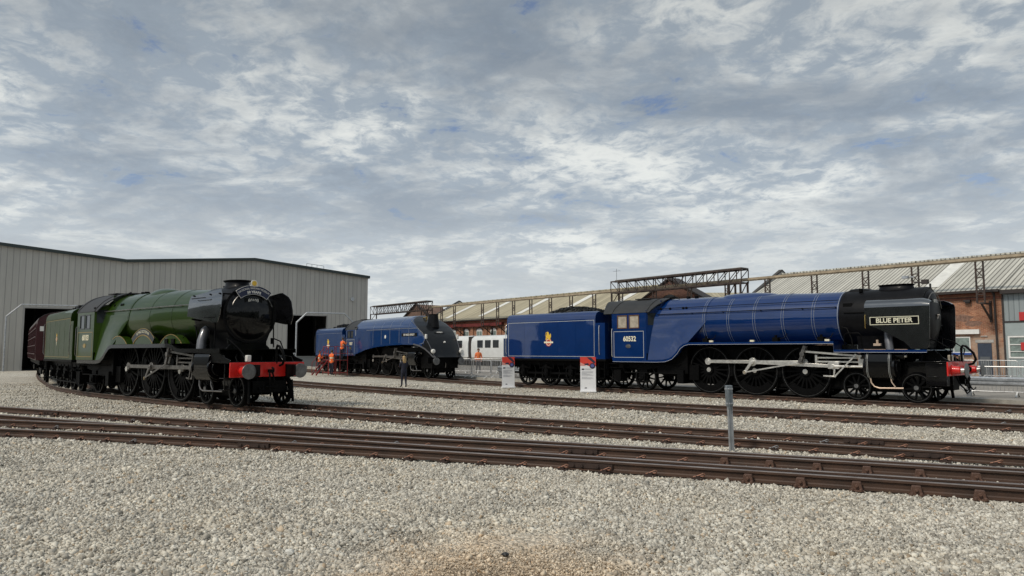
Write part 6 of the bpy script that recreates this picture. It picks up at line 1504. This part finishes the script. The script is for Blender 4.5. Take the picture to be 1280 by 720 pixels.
person(on(LF, -6.55, 2.9, -.05), R(70), 1.80, 'worker in an orange vest standing at the foot of the red steps', HIVIS, NAVY, NAVY, ((.03, .14, .66), (.12, .10, .60)), ((.03, -.14, .66), (.13, -.10, .62)), BROWNH, vest=True)
person(on(LF, -6.9, 2.0, 1.02), R(60), 1.62, 'worker in orange up on the platform of the red steps', HIVIS, ORT, NAVY, ((.06, .14, .70), (.17, .09, .80)), ((.06, -.14, .70), (.17, -.09, .78)), BROWNH, vest=True, bend=.1)
person((-2.62, 57.5, 0.), R(-80), 1.86, 'distant worker in an orange jacket before the gap between the white carriages', ORT, ORT, NAVY, ((.0, .14, .64), (.06, .12, .52)), ((.0, -.14, .64), (.06, -.12, .52)), BROWNH)

# red mobile access steps beside the streamlined locomotive
REDS = mat('steps_red', (.30, .03, .028), .5, 0, .2, .15, 6)
st_ = empty('access_steps', on(LF, -7.75, 2.15, -.1), -LF[2]+.05); tag(st_, 'red steel access steps with a guard-railed platform beside the streamlined locomotive', 'access steps')
m = MB()
for x in (-1.0, -.02, .02, 1.3):
    for y in (-.55, .35):
        m.bar((x, y, 0), (x, y, 2.1 if x != .02 else 1.1), .036, .036)
for y in (-.55, .35):
    for z in (.2, 1.1): m.bar((-1.0, y, z), (1.3, y, z), .036, .036)
for x in (-1.0, 1.3):
    for z in (.2, 1.1, 1.6, 2.1): m.bar((x, -.55, z), (x, .35, z), .034, .034)
m.build('steps_frame', REDS, st_, smooth=False)
m = MB(); m.box(-1.0, 1.3, -.55, .35, 1.12, 1.16); m.build('platform', mat('chequer_plate', (.10, .10, .10), .5, .5), st_, smooth=False)
m = MB()
for z in (1.6, 2.1): m.bar((-1.0, .35, z), (1.3, .35, z), .034, .034); m.bar((-1.0, -.55, z), (-.02, -.55, z), .034, .034)
m.bar((-.5, -.55, 1.1), (-.5, -.55, 2.1), .032, .032); m.build('guard_rail', REDS, st_, smooth=False)
for k in range(4): m = MB(); m.box(-.85, -.15, -.75-.22*(3-k), -.55-.22*(3-k), .26*(k+1)-.03, .26*(k+1)); m.build('step', mat('chequer_plate', (.10, .10, .10), .5, .5), st_, smooth=False)
m = MB()
for x in (-.88, -.12): m.bar((x, -1.45, 0), (x, -.55, 1.12), .05, .09); m.bar((x, -1.45, .9), (x, -.55, 2.0), .032, .032); m.bar((x, -1.45, 0), (x, -1.45, .9), .032, .032)
m.build('stair_stringer', REDS, st_, smooth=False)

# ------------------------------------------------------------------ display banners
BW = mat('banner_white', (.82, .82, .83), .45, 0, .1, .02, 2); BR = mat('banner_red', (.72, .06, .04), .45); BD = mat('banner_dark', (.03, .03, .06), .45); BG = mat('banner_text', (.45, .45, .47), .5); BP = mat('banner_pale_red', (.72, .32, .28), .5)
def banner(p, rz, w_, h, label, lean=0.):
    r = empty('display_banner', p, rz); tag(r, label, 'display banner', 'roll-up display banners by the blue tender')
    m = MB(); m.box(-w_/2-.02, w_/2+.02, -.11, .11, 0, .07); m.build('base', BW, r, bevel=.01)
    def q(z): return .02*math.sin(math.pi*z/h)+lean*z
    m = MB(); n = 10
    for k in range(n):
        z0, z1 = .07+(h-.07)*k/n, .07+(h-.07)*(k+1)/n
        m.add([(-w_/2, q(z0), z0), (w_/2, q(z0), z0), (w_/2, q(z1), z1), (-w_/2, q(z1), z1), (-w_/2, q(z0)+.006, z0), (w_/2, q(z0)+.006, z0), (w_/2, q(z1)+.006, z1), (-w_/2, q(z1)+.006, z1)], [(0,1,2,3),(7,6,5,4),(0,4,7,3),(1,2,6,5)])
    pn = m.build('panel', BW, r, ang=60)
    def flat(pts, mt, name, d=.004):
        m = MB(); n_ = len(pts); m.add([(a, q(b)-d, b) for a, b in pts]+[(a, q(b)-.001, b) for a, b in pts], [tuple(range(n_)), tuple(range(2*n_-1, n_-1, -1))]+[(i, i+n_, (i+1) % n_+n_, (i+1) % n_) for i in range(n_)]); m.build(name, mt, pn, smooth=False)
    a, b, t = -w_/2, w_/2, h
    flat([(a, t), (a, t-.24), (a+.28*w_, t-.34), (a+.62*w_, t-.42), (b, t-.42), (b, t)], BR, 'red_header')
    flat([(a, t-.24), (a+.3*w_, t-.34), (a+.36*w_, t-.40), (a, t-.40)], BP, 'header_photo')
    flat([(a+.42*w_, t-.02), (a+.7*w_, t-.02), (a+.98*w_, t-.22), (a+.9*w_, t-.30)], BD, 'header_shape', .007)
    flat([(a+.25*w_, t-.30), (a+.5*w_, t-.27), (a+.6*w_, t-.37), (a+.3*w_, t-.36)], BD, 'header_shape', .007)
    flat([(a+.78*w_+math.cos(2*math.pi*k/18)*.13, t-.40+math.sin(2*math.pi*k/18)*.13) for k in range(18)], BD, 'round_photo', .009)
    flat([(a+.78*w_+math.cos(2*math.pi*k/18)*.075, t-.39+math.sin(2*math.pi*k/18)*.075) for k in range(18)], mat('banner_blue_picture', (.10, .12, .35), .5), 'picture', .012)
    flat([(a+.06, t-.58), (a+.18, t-.58), (a+.18, t-.52), (a+.06, t-.52)], BD, 'heading_mark', .005)
    m = MB()
    rr_ = random.Random(5)
    for k in range(3): m.box(a+.22, a+.22+.3*rr_.uniform(.5, 1), q(t-.55)-.006, q(t-.55)-.003, t-.53-.02*k, t-.522-.02*k)
    for k in range(11):
        z = t-.66-.028*k-(.05 if k > 6 else 0); m.box(a+.06, a+.06+(w_-.16)*rr_.uniform(.7, 1) if k % 4 != 3 else a+.3*w_+.1, q(z)-.005, q(z)-.002, z, z+.010)
    m.build('small_print', BG, pn, smooth=False)
    flat([(a+.28*w_, .17), (a+.42*w_, .17), (a+.42*w_, .21), (a+.28*w_, .21)], BD, 'footer_mark', .005)
banner(on(LA, -9.7, 1.6, -.17), R(-8), .70, 1.58, 'white roll-up banner with red header in front of the cab end of the blue tender')
banner(on(LA, -14.95, 1.6, -.17), R(16), .66, 1.55, 'white roll-up banner with red header at the rear corner of the blue tender')

# ------------------------------------------------------------------ marker post, foreground odds and ends
mp_ = empty('marker_post', (4.10, 13.9, -.2), 0.15); mp_.rotation_euler = (0, R(-1.6), .15); tag(mp_, 'short galvanised steel post standing between the rusty tracks', 'post')
m = MB(); m.box(-.034, .034, -.01, .01, 0, .98); m.box(-.042, -.031, -.03, .03, 0, .98); m.box(.031, .042, -.03, .03, 0, .98); m.build('steel_section', GALV, mp_, bevel=.003)
m = MB(); m.box(-.058, .058, -.04, .045, .86, 1.25); m.box(-.05, -.015, -.065, -.04, .80, 1.20); m.build('sleeve', mat('post_sleeve', (.22, .25, .27), .5, .5, 0, .2, 12), mp_, bevel=.006)
m = MB()
for z in (.90, 1.17): m.box(-.062, .062, -.048, .05, z, z+.03); m.cyl((-.03, -.085, z+.017), (-.03, -.05, z+.017), .014, n=6)
m.build('clamp', GALV, mp_, bevel=.003)
def lump(p, r, mt, nm_, label, cat, seed):
    q = random.Random(seed); m = MB(); rings = []
    for k in range(6):
        a = math.pi*(k+.2)/6.4; rings.append([(math.cos(t)*math.sin(a)*r*q.uniform(.75, 1.2), math.sin(t)*math.sin(a)*r*q.uniform(.7, 1.1), math.cos(a)*r*.6*q.uniform(.85, 1.1)) for t in [2*math.pi*i/8 for i in range(8)]])
    m.loft(rings); o = m.build(nm_, mt, smooth=False); o.location = p; tag(o, label, cat)
lump((-.06, 6.9, -.158), .036, COAL, 'coal_lump', 'small black lump of coal lying on the sandy patch', 'coal lump', 2)
lump((-2.05, 6.95, -.15), .05, mat('pale_stone', (.66, .64, .58), .8), 'stone', 'pale flat stone larger than those around it, left of the sandy patch', 'stone', 4)
m = MB()
for k in range(5):
    x = -4.7+.42*k; m.tube([(x, 37.1+.1*k, -.16), (x+.1, 37.15+.1*k, -.10), (x+.25, 37.1+.12*k, -.06), (x+.4, 37.2+.12*k, -.16)], .012, 5)
cb_ = m.build('cable', mat('pale_cable', (.5, .5, .48), .5)); tag(cb_, 'loose pale cable curling on the ballast beside the blond person', 'cable')
m = MB(); m.box(-1.1, 1.1, -.6, .6, -.2, 1.05); m.box(-1.15, 1.15, -.65, .65, 1.05, 1.1); ca_ = m.build('equipment_cabinet', mat('cabinet_grey', (.17, .18, .18), .5, .2), bevel=.02); ca_.location = (-22.0, 79.0, 0); ca_.rotation_euler = (0, 0, .5); tag(ca_, 'grey steel cabinet in the doorway beside the blue tender', 'cabinet')

# unseen dark tree-like screen, added behind the viewpoint to darken reflections in the paint
tv, tf = [], []; n_ = 130
for i in range(n_):
    a = R(148)+R(225)*i/(n_-1); rr_ = 58+random.uniform(-2, 2); h = random.uniform(8, 12.5)
    x, y = math.cos(a)*rr_, math.sin(a)*rr_+6
    tv += [(x, y, -.2), (x*.985, y*.985, h*.5), (x*1.0, y*1.0, h)]
for i in range(n_-1):
    for k in range(2): tf.append((i*3+k, (i+1)*3+k, (i+1)*3+k+1, i*3+k+1))
m = MB(); m.add(tv, tf); tl = m.build('reflection_screen', mat('reflection_screen_dark', (.035, .05, .02), .9, 0, 0, .4, .5), smooth=False); tag(tl, 'unseen dark tree-like screen added behind the viewpoint for the paint to reflect', None, None, 'stuff')
